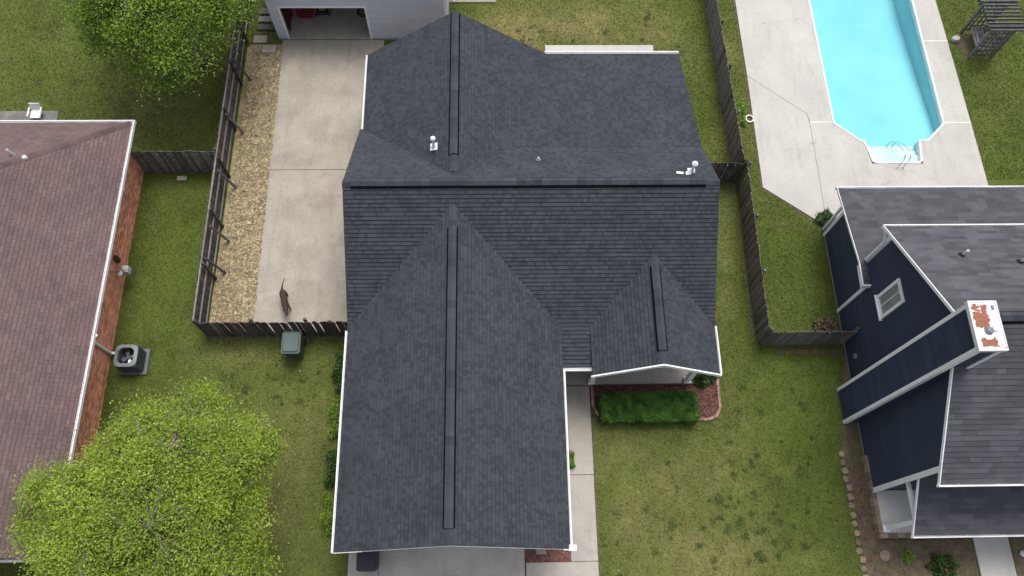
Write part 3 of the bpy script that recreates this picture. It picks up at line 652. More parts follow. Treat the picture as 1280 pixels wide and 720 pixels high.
# gas meter on the wall
GM = thing('gas_meter', 'pale gas meter with pipes fixed low on the brick wall', 'meter', (-14.4,12.6,0))
B = MB(); B.box(-14.5,12.5,.75,-14.22,12.78,1.05); B.lathe((-14.36,12.64,1.05), [(.12,0),(.12,.04),(.05,.1)], 12); B.build('meter_body', MT['rock'], GM, bevel=.03)
B = MB(); B.tube([(-14.4,12.9,0),(-14.4,12.9,.9),(-14.36,12.78,.95)], .025); B.tube([(-14.4,12.4,1.3),(-14.4,12.4,.9),(-14.36,12.5,.9)], .025); B.tube([(-14.76,12.4,1.3),(-14.4,12.4,1.3)], .025); B.build('pipe', MT['metal'], GM)
B = MB(); B.lathe((-14.4,12.35,1.2), [(.09,0),(.1,.04),(.04,.08)], 12); B.build('regulator', MT['rock'], GM)
B = MB(); B.box(-14.768,12.95,.9,-14.64,13.12,1.25); B.build('valve_box', MT['furbrown'], GM)

# ================================================================== NAVY HOUSE (right)
NH = thing('navy_house', 'navy blue sided two storey house with grey shingles and white trim at the right side', 'house', (0,0,0))
zF = lambda x, y: 5.38+.672*(y-3.4); zR = lambda x, y: 5.35+.672*(12.13-y)
zL = lambda x, y: 2.52+.175*(15.2-y); zP = lambda x, y: 2.68+.44*(y-2.12)
RE = 27.
rs = MB(); ds = MB(); ind = []
lap = lambda: random.choice((.1,.25,.4,.5,.6,.75,.95))*.8+.1*random.random()
for i, (z, p) in enumerate(((zF, [(13.55,3.4),(RE,3.4),(RE,7.745),(13.55,7.745)]), (zR, [(13.55,7.745),(RE,7.745),(RE,12.13),(13.55,12.13)]), (zL, [(13.55,15.2),(RE,15.2),(RE,11.7),(13.55,11.7)]), (zP, [(13.98,3.93),(RE,3.93),(RE,2.12),(13.78,2.12)]))):
    courses(rs, [(x, y, z(x, y)) for x, y in p], .175, .25, .85, .016, tonefn=lap, indiv=ind if i == 1 else None)
    q = p if area2(p) > 0 else p[::-1]; ds.prism(inset(q, .01), lambda x, y, z=z: z(x, y)-.14, lambda x, y, z=z: z(x, y)-.004)
# pieces: nearest whole shingles of the rear slope are objects of their own, the rest joined
ind.sort(key=lambda t_: t_[0].x)
hb = MB(); hb.hexa([(0,0,-.004),(1,0,-.004),(1,1,-.004),(0,1,-.004),(0,0,.003),(1,0,.003),(1,1,.019),(0,1,.019)]); um = hb.build('shingle', MT['shingle_grey_obj'], mesh_only=True)
for i, (p, sx, dy, n, tone) in enumerate(ind):
    if i < 280:
        o = link('shingle', um, NH); o.matrix_parent_inverse = Matrix.Identity(4)
        o.matrix_basis = Matrix(((sx.x,dy.x,n.x,p.x),(sx.y,dy.y,n.y,p.y),(sx.z,dy.z,n.z,p.z),(0,0,0,1)))
    else:
        a0 = [p, p+sx, p+sx+dy, p+dy]; rs.hexa([q-n*.004 for q in a0]+[a0[0]+n*.003, a0[1]+n*.003, a0[2]+n*.019, a0[3]+n*.019], tone)
rs.build('roof_shingles', MT['shingle_grey'], NH, 'stuff'); ds.build('roof_deck', MT['white'], NH)
B = MB(); B.prism([(13.56,11.69),(13.86,11.69),(13.86,10.9),(13.56,10.9)], lambda x, y: zL(x,11.7)-.3, lambda x, y: zL(x,11.7)-.03-.05*(11.7-y)); 
B.build('roof_return', MT['white'], NH)
rr_ = MB(); courses(rr_, [(13.56,11.69,3.1),(13.86,11.69,3.1),(13.86,10.92,3.06),(13.56,10.92,3.06)], .175, .14, .3, .016, tonefn=lap); rr_.build('return_shingles', MT['shingle_grey'], NH, 'stuff')
# ridge
v = vent_base(NH, (14.75,7.745,8.3), (RE,7.745,8.3), .672); vo = v.build('ridge_vent', MT['vent_dark'], NH); cap_run(vo, 'ridge_cap_shingle', (14.75,7.745,8.3), (RE,7.745,8.3), .672, MT['shingle_cap'], .142, .3, .098, .022)
cap_run(NH, 'ridge_cap_shingle', (13.56,7.745,8.3), (14.75,7.745,8.3), .672, MT['shingle_cap'], .14, .3, .03, .015)
for a_, b_, ow in (((13.5,3.4,5.39),(RE,3.4,5.39),(0,-1)), ((13.5,12.13,5.37),(RE,12.13,5.37),(0,1)), ((13.5,15.2,2.54),(RE,15.2,2.54),(0,1)), ((13.75,2.12,2.7),(RE,2.12,2.7),(0,-1))): gutter(NH, a_, b_, .08, ow)
B = _F()
rake((13.55,3.35,zF(0,3.35)+.0), (13.55,7.745,8.3), (-1,0,0), .03, .12); rake((13.55,7.745,8.3), (13.55,12.18,zR(0,12.18)), (-1,0,0), .03, .12)
rake((13.55,15.25,zL(0,15.25)), (13.55,11.7,zL(0,11.7)), (-1,0,0), .02, .08); rake((13.78,2.1,2.68), (13.98,3.93,3.48), (-1,0,0), .03, .1)
rake((13.55,11.7,3.13),(13.55,10.88,3.08), (-1,0,0), .04, .2); B.box(13.52,10.85,2.85,13.86,10.9,3.09)
B.done(NH)
# walls: core and lap siding
W = MB(); W.box(13.86,3.95,0,RE-.3,11.75,5.2); W.box(13.86,11.75,0,RE-.3,14.43,2.6)
k = len(W.v); W.v += [(13.86,3.95,5.2),(13.86,11.75,5.2),(13.86,7.745,8.05),(RE-.3,3.95,5.2),(RE-.3,11.75,5.2),(RE-.3,7.745,8.05)]; W.f += [(k+2,k+1,k),(k+3,k+4,k+5),(k,k+3,k+5,k+2),(k+1,k+2,k+5,k+4)]; W.t += [.5]*4
W.build('wall', MT['navy'], NH)
sd2 = MB(); dnv = Vector((0,0,-1))
courses(sd2, [(13.855,3.96,.12),(13.855,11.74,.12),(13.855,11.74,5.25),(13.855,7.745,8.05),(13.855,3.96,5.25)], .155, 2.5, 4.2, .022, down=(dnv, Vector((-1,0,0))), tonefn=lambda: random.gauss(.5,.2))
courses(sd2, [(13.856,11.74,.12),(13.856,14.42,.12),(13.856,14.42,2.5),(13.856,11.74,2.95)], .155, 2.5, 4.2, .022, down=(dnv, Vector((-1,0,0))))
courses(sd2, [(13.88,3.945,.12),(RE-.4,3.945,.12),(RE-.4,3.945,5.1),(13.88,3.945,5.1)], .155, 2.5, 4.2, .022, down=(dnv, Vector((0,-1,0))))
courses(sd2, [(13.88,14.435,.12),(RE-.4,14.435,.12),(RE-.4,14.435,2.4),(13.88,14.435,2.4)], .155, 2.5, 4.2, .022, down=(dnv, Vector((0,1,0))))
sd2.build('lap_siding', MT['navy'], NH, 'stuff')
B = MB(); B.box(13.82,3.9,0,13.96,4.0,5.1); B.build('corner_trim', MT['white'], NH)
B = MB(); B.box(13.80,3.83,0,13.9,3.89,5.15); B.build('corner_trim', MT['white'], NH)
B = MB(); B.box(13.8,10.92,0,13.838,11.06,2.75); B.build('corner_trim', MT['white'], NH)
B = MB(); B.box(13.8,11.06,2.62,13.838,11.9,2.74); B.box(13.8,11.78,2.74,13.838,11.92,5.2); B.build('corner_trim', MT['white'], NH)
B = MB(); B.box(13.8,14.32,0,13.838,14.46,2.5); B.box(13.8,14.62,0,13.9,14.7,2.4); B.build('corner_trim', MT['white'], NH)
B = MB(); B.tube([(13.6,12.15,5.25),(13.7,11.95,4.95),(13.76,11.85,4.7),(13.76,11.85,3.2)], .05); B.build('downspout', MT['white'], NH)
B = MB(); B.box(13.84,3.9,-.02,13.855,14.43,.12); B.build('foundation', MT['paver'], NH)
# window on the gable wall (Y 9.45..10.3, z 2.75..4.05)
Y0, Y1, Z0, Z1 = 9.44, 10.32, 3.4, 5.1
B = MB()
for y0, z0, y1, z1 in ((Y0,Z0,Y0+.11,Z1),(Y1-.11,Z0,Y1,Z1),(Y0+.11,Z0,Y1-.11,Z0+.11),(Y0+.11,Z1-.11,Y1-.11,Z1)): B.box(13.77,y0,z0,13.85,y1,z1)
wo = B.build('window', MT['white'], NH)
B = MB(); B.box(13.72,Y0-.05,Z0-.05,13.86,Y1+.05,Z0); B.build('sill', MT['white'], wo)
ym = (Y0+Y1)/2
for a_, b_ in ((Y0+.11, ym-.015), (ym+.015, Y1-.11)):
    B = MB(); B.box(13.805,a_,Z0+.11,13.82,b_,Z1-.11); B.build('pane', MT['glass'], wo)
B = MB(); B.box(13.785,ym-.015,Z0+.11,13.815,ym+.015,Z1-.11); B.build('mullion', MT['white'], wo)
B = MB(); B.box(13.77,8.75,.75,13.86,8.95,.95); B.build('dryer_vent', MT['metal'], NH, bevel=.02)
# chimney chase
B = MB(); B.box(13.32,6.5,0,14.0,7.78,9.18); ch = B.build('chimney', MT['navy'], NH)
cs = MB()
courses(cs, [(13.315,6.5,.05),(13.315,7.78,.05),(13.315,7.78,9.15),(13.315,6.5,9.15)], .155, 2.5, 4.2, .022, down=(dnv, Vector((-1,0,0))))
courses(cs, [(13.32,6.495,.05),(13.84,6.495,.05),(14.0,6.495,7.0),(14.0,6.495,9.15),(13.32,6.495,9.15)], .155, 2.5, 4.2, .022, down=(dnv, Vector((0,-1,0))))
so_ = cs.build('lap_siding', MT['navy'], ch, 'stuff')
for (x, y) in ((13.27,6.44),(13.27,7.7)):
    B = MB(); B.box(x,y,0,x+.05,y+.12,9.16); B.build('corner_trim', MT['white'], ch)
B = MB(); B.box(13.325,6.44,0,13.44,6.49,9.16); B.build('corner_trim', MT['white'], ch)
B = MB(); B.box(13.92,6.44,7.3,14.04,6.49,9.16); B.build('corner_trim', MT['white'], ch)
B = MB(); B.box(13.24,6.4,9.18,14.06,7.86,9.3); B.box(13.24,6.4,9.3,13.27,7.86,9.33); B.box(14.03,6.4,9.3,14.06,7.86,9.33); B.box(13.27,6.4,9.3,14.03,6.43,9.33); B.box(13.27,7.83,9.3,14.03,7.86,9.33); B.build('chimney_cap', MT['rust'], ch)
B = MB(); B.lathe((13.66,6.98,9.3), [(.12,0),(.12,.04),(.08,.08),(.08,.1),(.02,.11)], 16); B.build('flue', MT['metal'], ch)
B = MB(); B.lathe((13.87,7.05,9.3), [(.1,0),(.1,.05),(.085,.05),(.085,.03)], 16); B.build('flue_ring', MT['pipe'], ch)
B = MB(); B.box(13.89,7.6,9.3,13.95,7.72,9.34); B.build('bracket', MT['metal'], ch)
for x, y in ((15.3,10.55),(17.0,10.2)):
    zz = zR(x, y); B = MB(); B.lathe((x,y,zz-.05), [(.13,0),(.1,.1),(.05,.16)], 12); v = B.build('roof_vent', MT['black'], NH)
    B = MB(); B.lathe((x,y,zz+.08), [(.045,0),(.045,.3),(.03,.3),(.03,.2)], 12); B.build('pipe', MT['pipe'], v)
# front porch
B = MB(); B.prism(rect(13.92,2.4,RE-1,3.9), 0, .3); B.build('porch_slab', MT['porch'], NH)
bm_ = MB(); bm_.box(0,0,0,.3,.15,.33); bme = bm_.build('edging_block', MT['stone'], mesh_only=True)
def pieces(parent, name, me, pts, rot=0.):
    for i, p in enumerate(pts):
        o = link(name, me, parent); o.matrix_parent_inverse = Matrix.Identity(4); o.location = (p[0]-parent.location.x, p[1]-parent.location.y, p[2]-parent.location.z); o.rotation_euler.z = rot if not callable(rot) else rot(i)
pieces(NH, 'edging_block', bme, [(13.77+i*.31,2.24,0) for i in range(11)]); 
pieces(NH, 'edging_block', bme, [(13.91,2.41+i*.31,0) for i in range(9)], PI/2)
B = MB(); B.box(13.96,2.5,.3,14.1,2.64,2.5); B.box(13.91,2.45,.3,14.15,2.69,.42); B.build('porch_post', MT['white'], NH)
B = MB(); B.box(17.4,2.5,.3,17.54,2.64,2.5); B.build('porch_post', MT['white'], NH)
B = MB(); B.box(13.96,2.5,2.5,RE-.5,2.64,2.62); B.box(13.96,2.64,2.5,14.08,3.93,2.62); B.build('porch_beam', MT['white'], NH)

# ================================================================== DETACHED GARAGE (top)
GH = thing('detached_garage', 'pale blue grey garage with open door at the end of the back driveway', 'garage', (0,0,0))
gx0, gx1, gy0 = -9.72, -1.98, 24.5; ox0, ox1, oz = -9.2, -5.53, 2.07
gz = lambda x: 2.75+.42*min(x-gx0+.3, gx1+.3-x)
B = MB()
B.box(gx0,gy0+.03,.0,ox0,gy0+.14,2.72); B.box(ox1,gy0+.03,0,gx1,gy0+.14,2.72); B.box(ox0,gy0+.03,oz,ox1,gy0+.14,2.72)
B.box(gx0,gy0+.14,0,gx0+.1,32,2.72); B.box(gx1-.1,gy0+.14,0,gx1,32,2.72); B.box(gx0,32,0,gx1,32.1,2.72)
k = len(B.v); xm = (gx0+gx1)/2; B.v += [(gx0,gy0+.03,2.72),(gx1,gy0+.03,2.72),(xm,gy0+.03,4.3),(gx0,gy0+.14,2.72),(gx1,gy0+.14,2.72),(xm,gy0+.14,4.3)]; B.f += [(k,k+1,k+2),(k+5,k+4,k+3),(k,k+3,k+4,k+1),(k+1,k+4,k+5,k+2),(k+2,k+5,k+3,k)]; B.t += [.5]*5
B.build('wall', MT['lightsiding'], GH)
cs = MB(); dS = (dnv, Vector((0,-1,0)))
for p in ([(gx0,.15),(ox0-.09,.15),(ox0-.09,2.7),(gx0,2.7)], [(ox1+.09,.15),(gx1,.15),(gx1,2.7),(ox1+.09,2.7)], [(ox0-.09,oz+.1),(ox1+.09,oz+.1),(ox1+.09,2.7),(ox0-.09,2.7)], [(gx0,2.7),(gx1,2.7),(xm,4.28)]):
    courses(cs, [(x, gy0+.025, z) for x, z in p], .14, 2.4, 3.6, .014, down=dS)
cs.build('lap_siding', MT['lightsiding'], GH, 'stuff')
B = MB(); B.box(ox0-.09,gy0-.01,0,ox0,gy0+.16,oz); B.box(ox1,gy0-.01,0,ox1+.09,gy0+.16,oz); B.box(ox0-.09,gy0-.01,oz,ox1+.09,gy0+.16,oz+.1); B.box(gx1-.09,gy0-.005,0,gx1+.02,gy0+.15,2.72); B.build('door_frame', MT['white'], GH)
B = MB(); B.box(gx0+.1,gy0-.02,-.05,gx1-.1,32,.05); B.build('floor_slab', MT['concrete_warm'], GH)
cs = MB()
gw = lambda x, y: 2.72+.41*(x-(gx0-.35)); ge = lambda x, y: 2.72+.41*(gx1+.35-x)
for z, p in ((gw, [(gx0-.35,24.55),(xm,24.55),(xm,32.4),(gx0-.35,32.4)]), (ge, [(xm,24.55),(gx1+.35,24.55),(gx1+.35,32.4),(xm,32.4)])):
    courses(cs, [(x, y, z(x, y)+.03) for x, y in p], .15, .2, .5, .016)
cs.build('roof_shingles', MT['shingle_grey'], GH, 'stuff')
B = MB(); B.prism([(gx0-.34,24.56),(xm,24.56),(xm,32.4),(gx0-.34,32.4)], lambda x, y: gw(x,y)-.1, lambda x, y: gw(x,y)+.02); B.prism([(xm,24.56),(gx1+.34,24.56),(gx1+.34,32.4),(xm,32.4)], lambda x, y: ge(x,y)-.1, lambda x, y: ge(x,y)+.02); B.build('roof_deck', MT['shingle_edge'], GH)
gutter(GH, (gx0-.35,24.45,2.7), (gx0-.35,32.4,2.7), .1, (-1,0)); gutter(GH, (gx1+.35,24.45,2.7), (gx1+.35,32.4,2.7), .1, (1,0))
B = MB(); B.box(gx0-.36,24.44,2.62,gx0+.05,24.55,2.74); B.box(gx1-.05,24.44,2.62,gx1+.36,24.55,2.74); B.build('fascia', MT['white'], GH)

# things inside the garage
t = thing('folding_chair', 'dark red folding chair inside the open garage', 'chair', (-8.45,25.5,.05))
B = MB(); B.box(-8.75,25.3,.47,-8.15,25.85,.52); B.build('seat', MT['redpaint'], t); B = MB(); B.box(-8.85,25.32,.52,-8.79,25.84,1.05); B.build('backrest', MT['redpaint'], t)
for x in (-8.73,-8.17):
    for y in (25.32,25.83): B = MB(); B.tube([(x,y,.05),(x,y,.48)], .02, 6); B.build('leg', MT['metal'], t)
t = thing('garden_shelf', 'tall red shelf by the left wall inside the garage', 'shelf', (-9.3,25.2,.05))
for z in (.2,.7,1.2): B = MB(); B.box(-9.58,24.95,z,-9.2,25.9,z+.04); B.build('shelf_board', MT['redpaint'], t)
for y in (24.97,25.86): B = MB(); B.box(-9.25,y,.05,-9.2,y+.04,1.6); B.build('upright', MT['furdark'], t)
t = thing('lawn_mower', 'small green and black push mower inside the garage', 'lawn mower', (-7.8,26.0,.05))
B = MB(); B.box(-8.05,25.75,.15,-7.55,26.35,.32); B.build('mower_deck', MT['black'], t, bevel=.04); B = MB(); B.box(-7.95,25.85,.32,-7.65,26.2,.52); B.build('engine', MT['greenpaint'], t, bevel=.04)
for x in (-8.1,-7.5):
    for y in (25.8,26.3): B = MB(); B.tube([(x-.03,y,.15),(x+.03,y,.15)], .1, 12); B.build('wheel', MT['black'], t)
B = MB(); B.tube([(-8.0,26.3,.3),(-8.0,26.9,1.0),(-7.6,26.9,1.0),(-7.6,26.3,.3)], .015, 6); B.build('handle', MT['metal'], t)
t = thing('kettle_grill', 'round black grill with a white box on top inside the garage', 'grill', (-6.95,26.05,.05))
B = MB(); B.lathe((-6.95,26.05,.5), [(.08,0),(.25,.1),(.3,.25),(.22,.38),(.05,.43)], 16); B.build('bowl', MT['black'], t, smooth=True)
for k in range(3): a = 2*PI*k/3; B = MB(); B.tube([(-6.95+.15*math.cos(a),26.05+.15*math.sin(a),.55),(-6.95+.3*math.cos(a),26.05+.3*math.sin(a),.05)], .015, 6); B.build('leg', MT['metal'], t)
B = MB(); B.box(-7.08,25.98,.93,-6.88,26.12,1.02); B.build('box_on_lid', MT['white'], t)
t = MB(); t.tube([(-5.95+.28*math.cos(a),26.0+.28*math.sin(a),.09) for a in np.linspace(0,2*PI,25)], .025, 6, caps=False); t.tube([(-5.95+.22*math.cos(a),26.0+.22*math.sin(a),.13) for a in np.linspace(0,2*PI,25)], .025, 6, caps=False)
tag(t.build('hose_coil', MT['black']), 'black coiled hose on the garage floor near the right door post', 'hose')

# ================================================================== FENCES
pk = []
for i in range(3):
    B = MB(); hw = .068
    B.prism([(-hw,-.01),(hw,-.01),(hw,.01),(-hw,.01)], 0, lambda x, y, i=i: 1-.006*(i-1)*(1 if x > 0 else -1)); pk.append(B)
def fence(label, a, b, h, side, wood='wood_grey', rails=(.3,.8,1.35), rail_m='wood_rail', bent=0., braces=(), posts=2.4):
    """pickets on one side of the rails; side = +1 pickets on the left of a->b"""
    a, b = Vector((*a,0)), Vector((*b,0)); d = (b-a).normalized(); L_ = (b-a).length; n = Vector((-d.y, d.x, 0))*side
    F_ = thing('wooden_fence', label, 'fence', a)
    mes = [p_.build('picket', MT[wood], mesh_only=True) for p_ in pk]; k = int(L_/.146); ang = math.atan2(d.y, d.x)
    for i in range(k):
        p = a+d*((i+.5)*L_/k)+n*(.045+random.uniform(0,.006)); o = link('picket', random.choice(mes), F_, local=True); o.location = p-a; o.rotation_euler = (random.gauss(0,.006), random.gauss(0,.012), ang); o.scale = (1,1,h*random.uniform(.97,1.02))
    for z in rails:
        m = max(1, round(L_/posts))
        for i in range(m):
            B = MB(); B.bar(a+d*(i*L_/m+.004)+Vector((0,0,z)), a+d*((i+1)*L_/m-.004)+Vector((0,0,z+random.uniform(-.01,.01))), .04, .09, up=(0,0,1)); B.build('rail', MT[rail_m], F_)
    m = max(1, round(L_/posts)); B = MB(); B.box(-.045,-.045,0,.045,.045,h+.02); pm = B.build('post', MT[wood], mesh_only=True)
    for i in range(m+1):
        p = a+d*(i*L_/m)-n*.07; o = link('post', pm, F_, local=True); o.location = p-a; o.rotation_euler = (0,0,ang)
    for s in braces:
        p = a+d*s; B = MB(); B.bar(p-n*.1+Vector((0,0,h*.9)), p-n*.42+Vector((0,0,.03)), .09, .05); B.build('brace', MT['wood_dark'], F_)
    return F_
fence('long dark picket fence with rails beside the straw bed, west of the back driveway', (-11.2,10.25), (-11.2,29), 1.66, 1, 'wood_dark', (.25,.95,1.6), 'wood_rail', braces=(2.6,4.0,6.5,9.2,12))
fence('short dark picket fence closing the south end of the back driveway, green bin before it', (-11.15,10.22), (-5.05,10.22), 1.6, -1, 'wood_dark', (.3,1.3))
fence('grey picket fence from the brick house corner to the long west fence', (-14.75,17.6), (-11.28,17.6), 1.66, -1, 'wood_grey', (.3,1.3))
fence('grey picket fence between the back lawn and the pool', (10.42,17.05), (10.12,29), 1.62, 1, 'wood_grey', (.3,1.3))
fence('short brown picket fence from the centre house eave to the pool side fence', (7.65,16.98), (10.45,16.98), 1.62, -1, 'wood_dark', (.3,1.3))
fence('picket fence along the side lawn south of the pool deck', (10.45,9.72), (10.52,16.95), 1.62, 1, 'wood_grey', (.3,1.3))
fence('grey picket fence joining the side lawn fence to the navy house wall', (10.5,9.66), (13.78,9.66), 1.6, -1, 'wood_grey', (.3,1.3))

# ================================================================== POOL
pool = [(15.13,30),(15.2,19.88),(16.22,18.98),(16.38,18.98),(16.58,17.95),(16.7,17.87),(18.56,17.87),(18.65,17.95),(18.78,18.98),(19.16,18.98),(20.04,19.84),(20.04,30)]
PO = thing('swimming_pool', 'swimming pool of turquoise water with white coping and entry steps', 'pool', (17.6,24,0))
inner = pool if area2(pool) > 0 else pool[::-1]
outer = inset(inner, -.075); deep = inset(inner, .005)
B = MB(); n = len(inner)
for i in range(n):
    j = (i+1) % n; a, b, c, d = inner[i], inner[j], outer[j], outer[i]
    B.hexa([(*a,-.2),(*b,-.2),(*c,-.2),(*d,-.2),(*a,.075),(*b,.075),(*c,.075),(*d,.075)][::1] if area2([a,b,c,d]) > 0 else [(*d,-.2),(*c,-.2),(*b,-.2),(*a,-.2),(*d,.075),(*c,.075),(*b,.075),(*a,.075)])
B.build('coping', MT['white'], PO)
B = MB()
fl = lambda x, y: -.7 if y < 20 else -.7-min(.6, (y-20)*.09)
for i in range(n):
    j = (i+1) % n; a, b = inner[i], inner[j]; B.poly([(*b,-.195),(*a,-.195),(*a,-2.6),(*b,-2.6)])
ys = [18.98,20,22,24,26.5,30]
for k in range(5): B.poly([(15,ys[k],fl(0,ys[k])),(20.2,ys[k],fl(0,ys[k])),(20.2,ys[k+1],fl(0,ys[k+1])),(15,ys[k+1],fl(0,ys[k+1]))])
B.build('basin', MT['liner'], PO)
for k in range(3): B = MB(); B.box(16.4,17.86+(.0 if k == 0 else .45+(k-1)*.33),-1.2,18.78,17.86+.45+k*.33,-.13-.16*k); B.build('step', MT['plaster'], PO)
B = MB(); B.poly([(p[0],p[1],-.08) for p in deep]); B.build('water', MT['water'], PO)
t = thing('pool_handrail', 'thin pair of steel handrails at the pool steps', 'handrail', (17.75,17.7,.05))
for x in (17.58,17.82):
    B = MB(); B.tube([(x,17.62,.05),(x,17.62,.55),(x,17.72,.78),(x,17.9,.82),(x,18.5,.45),(x,18.95,.0),(x,19.0,-.6)], .022, 8); B.build('rail', MT['steel'], t, smooth=True)
    B = MB(); B.lathe((x,17.62,.05), [(.06,0),(.06,.02),(.03,.04)], 12); B.build('flange', MT['pipe'], t)
t = MB(); t.tube([(11.42+.17*math.cos(a),20.1+.17*math.sin(a),.07) for a in np.linspace(0,2*PI,25)], .035, 8, caps=False); tag(t.build('ring', MT['pipe']), 'pale round ring lying on the grass edge by the pool deck', 'ring')

# ================================================================== TREES AND PLANTS
def leaves(C, tone, size, m, name, parent, kind=None, upbias=.9):
    n = len(C); nrm = rng.normal(0,1,(n,3)); nrm[:,2] = np.abs(nrm[:,2])+upbias; nrm /= np.linalg.norm(nrm,axis=1)[:,None]
    a = np.cross(nrm, rng.normal(0,1,(n,3))); a /= np.linalg.norm(a,axis=1)[:,None]; b = np.cross(nrm, a); s = rng.uniform(size*.6, size*1.25, n)[:,None]
    V = np.stack([C-a*s, C+b*s*.55+nrm*s*.1, C+a*s, C-b*s*.55+nrm*s*.1], 1)
    return fastmesh(name, V.reshape(-1,3), np.arange(n*4).reshape(-1,4), np.clip(tone,0,1), m, parent, kind)
def tree(label, x, y, R_, z0, z1, nclump, per, leaf, m, ysq=1., squash=1., seed=3, name='tree', cat='tree', sd_c=.3, peak=0.):
    g = np.random.default_rng(seed); T_ = thing(name, label, cat, (x,y,0)); zc = z0-1.2
    ph = g.uniform(0,2*PI,6)
    out = lambda a: R_*(1+peak*math.sin(a)*abs(math.sin(a))**3-peak*.7*abs(math.sin(2*a))*(math.sin(a)>0)+.10*math.sin(3*a+ph[0])+.07*math.sin(5*a+ph[1])+.05*math.sin(8*a+ph[2]))
    limbs = []; B = MB(); top = Vector((x,y,zc)); B.tube([(x,y,0),(x+.03,y,.3),(x+.06,y+.04,zc*.6),(x,y,zc)], [.34,.25,.2,.17], 10)
    tr = B.build('trunk', MT['bark'], T_, smooth=True)
    BB = MB(); nl = 11
    for i in range(nl):
        a = 2*PI*i/nl+g.uniform(-.2,.2); rr = out(a)*g.uniform(.55,.85) if i < nl-2 else R_*.2; ez = z0+(z1-z0)*g.uniform(.45,.8) if i < nl-2 else z1-.5
        pts = [Vector((x,y,zc-.2))]; 
        for s in (.25,.5,.75,1.): pts.append(Vector((x+rr*s*math.cos(a+g.uniform(-.1,.1)), y+rr*s*math.sin(a+g.uniform(-.1,.1)), zc+(ez-zc)*(s**.75))))
        BB.tube(pts, [.12,.09,.065,.045,.02], 6); limbs += [(pts[k].lerp(pts[k+1], q)) for k in range(1,4) for q in (0,.33,.66)]+[pts[-1]]
    cl = []
    while len(cl) < nclump:
        a = g.uniform(0,2*PI); q = math.sqrt(g.uniform(0,1)); rr = out(a)*q*g.uniform(.93,1.03)
        h = math.sqrt(max(0, 1-q*q)); ztop = z0+(z1-z0)*(.15+.85*h); zz = ztop-abs(g.normal(0,.45))-g.uniform(0,.3) if g.uniform() < .75 else g.uniform(z0, ztop)
        p = Vector((x+rr*math.cos(a), y+rr*math.sin(a)*ysq, zz))
        cl.append(p)
        nb = min(limbs, key=lambda l: (l-p).length); mid = nb.lerp(p, .5)+Vector(g.normal(0,.08,3)); BB.tube([nb, mid, p], [.028,.018,.007], 4, caps=False)
        for _ in range(2): e = p+Vector(g.normal(0,.28,3)); BB.tube([mid.lerp(p,.6), e], [.012,.004], 3, caps=False)
    BB.build('limbs', MT['bark'], T_)
    C = []; tn = []
    for p in cl:
        k = int(per*g.uniform(.5,1.4)); s_c = sd_c*g.uniform(.6,1.3); off = g.normal(0,1,(k,3))*np.array([s_c,s_c,s_c*.6]); C.append(np.array(p)+off)
        tn.append(np.clip(g.normal(.45,.24)+g.normal(0,.15,k)+off[:,2]/s_c*.1, 0, 1))
    leaves(np.concatenate(C), np.concatenate(tn), leaf, m, 'crown', T_); return T_
tree('light green leafy tree beside the brick house, overhanging its roof', -10.3, 2.75, 3.72, 3.3, 6.9, 430, 260, .043, MT['leaf_light'], seed=5, sd_c=.27, peak=.12)
tree('mid green tree behind the long west fence, leaning over the top lawn', -13.1, 23.2, 3.45, 3.0, 7.4, 400, 230, .052, MT['leaf_mid'], seed=9, sd_c=.32)
def bush(name, label, cat, x, y, rx, ry, h, n, leaf, m, group=None, z=0., stems=5, flowers=0):
    T_ = thing(name, label, cat, (x,y,z), group); B = MB()
    for i in range(stems): a = rng.uniform(0,2*PI); B.tube([(x,y,z),(x+rx*.5*math.cos(a),y+ry*.5*math.sin(a),z+h*.7)], [.015,.006], 4)
    B.build('stem', MT['bark'], T_)
    d = rng.normal(0,1,(n,3)); d /= np.linalg.norm(d,axis=1)[:,None]; d[:,2] = np.abs(d[:,2]); q = rng.uniform(.55,1.05,n)**.6
    lump = 1+.18*np.sin(d[:,0]*7+x)+.15*np.sin(d[:,1]*8+y)
    C = np.stack([x+d[:,0]*rx*q*lump, y+d[:,1]*ry*q*lump, z+.03+d[:,2]*h*q*lump], 1); leaves(C, np.clip(rng.normal(.5,.25,n),0,1), leaf, m, 'foliage', T_)
    if flowers:
        k = rng.integers(0,n,flowers); leaves(C[k]+np.array([0,0,.05]), rng.random(flowers), .05, MT['petal'], 'flowers', T_)
    return T_
# clipped hedge
HG = thing('box_hedge', 'clipped rectangular green hedge in the mulch bed before the porch', 'hedge', (5.8,7.0,0))
n = 26000; hx0,hx1,hy0,hy1,hz_ = 3.98,7.62,6.5,7.6,.8
C = np.stack([rng.uniform(hx0,hx1,n), rng.uniform(hy0,hy1,n), rng.uniform(.05,hz_,n)],1)
f_ = rng.integers(0,6,n); e_ = rng.uniform(0,.08,n)
C[f_>=2,2] = hz_-e_[f_>=2]; C[f_==0,1] = hy0+e_[f_==0]; k = f_==1; side = rng.random(n) < .5; C[k&side,0] = hx0+e_[k&side]; C[k&~side,0] = hx1-e_[k&~side]
dx = np.minimum(C[:,0]-hx0, hx1-C[:,0]); dy = np.minimum(C[:,1]-hy0, hy1-C[:,1]); cr = np.clip(.22-dx,0,1)*np.clip(.22-dy,0,1)
kp = ~((dx < .1) & (dy < .1) & (rng.random(n) < .8)); C[:,2] -= np.clip(.12-np.minimum(dx,dy),0,.12)*.6
C[:,2] += .09*(vnoise(C[:,0],C[:,1],.3,12)-.5)*2; C[:,1] += .05*(vnoise(C[:,0],C[:,2],.3,13)-.5)*2; C[:,:2] += rng.normal(0,.02,(n,2)); C = C[kp]
ht = np.clip(-.1+1.1*vnoise(C[:,0],C[:,1],.18,14)+rng.normal(0,.2,len(C)),0,1)
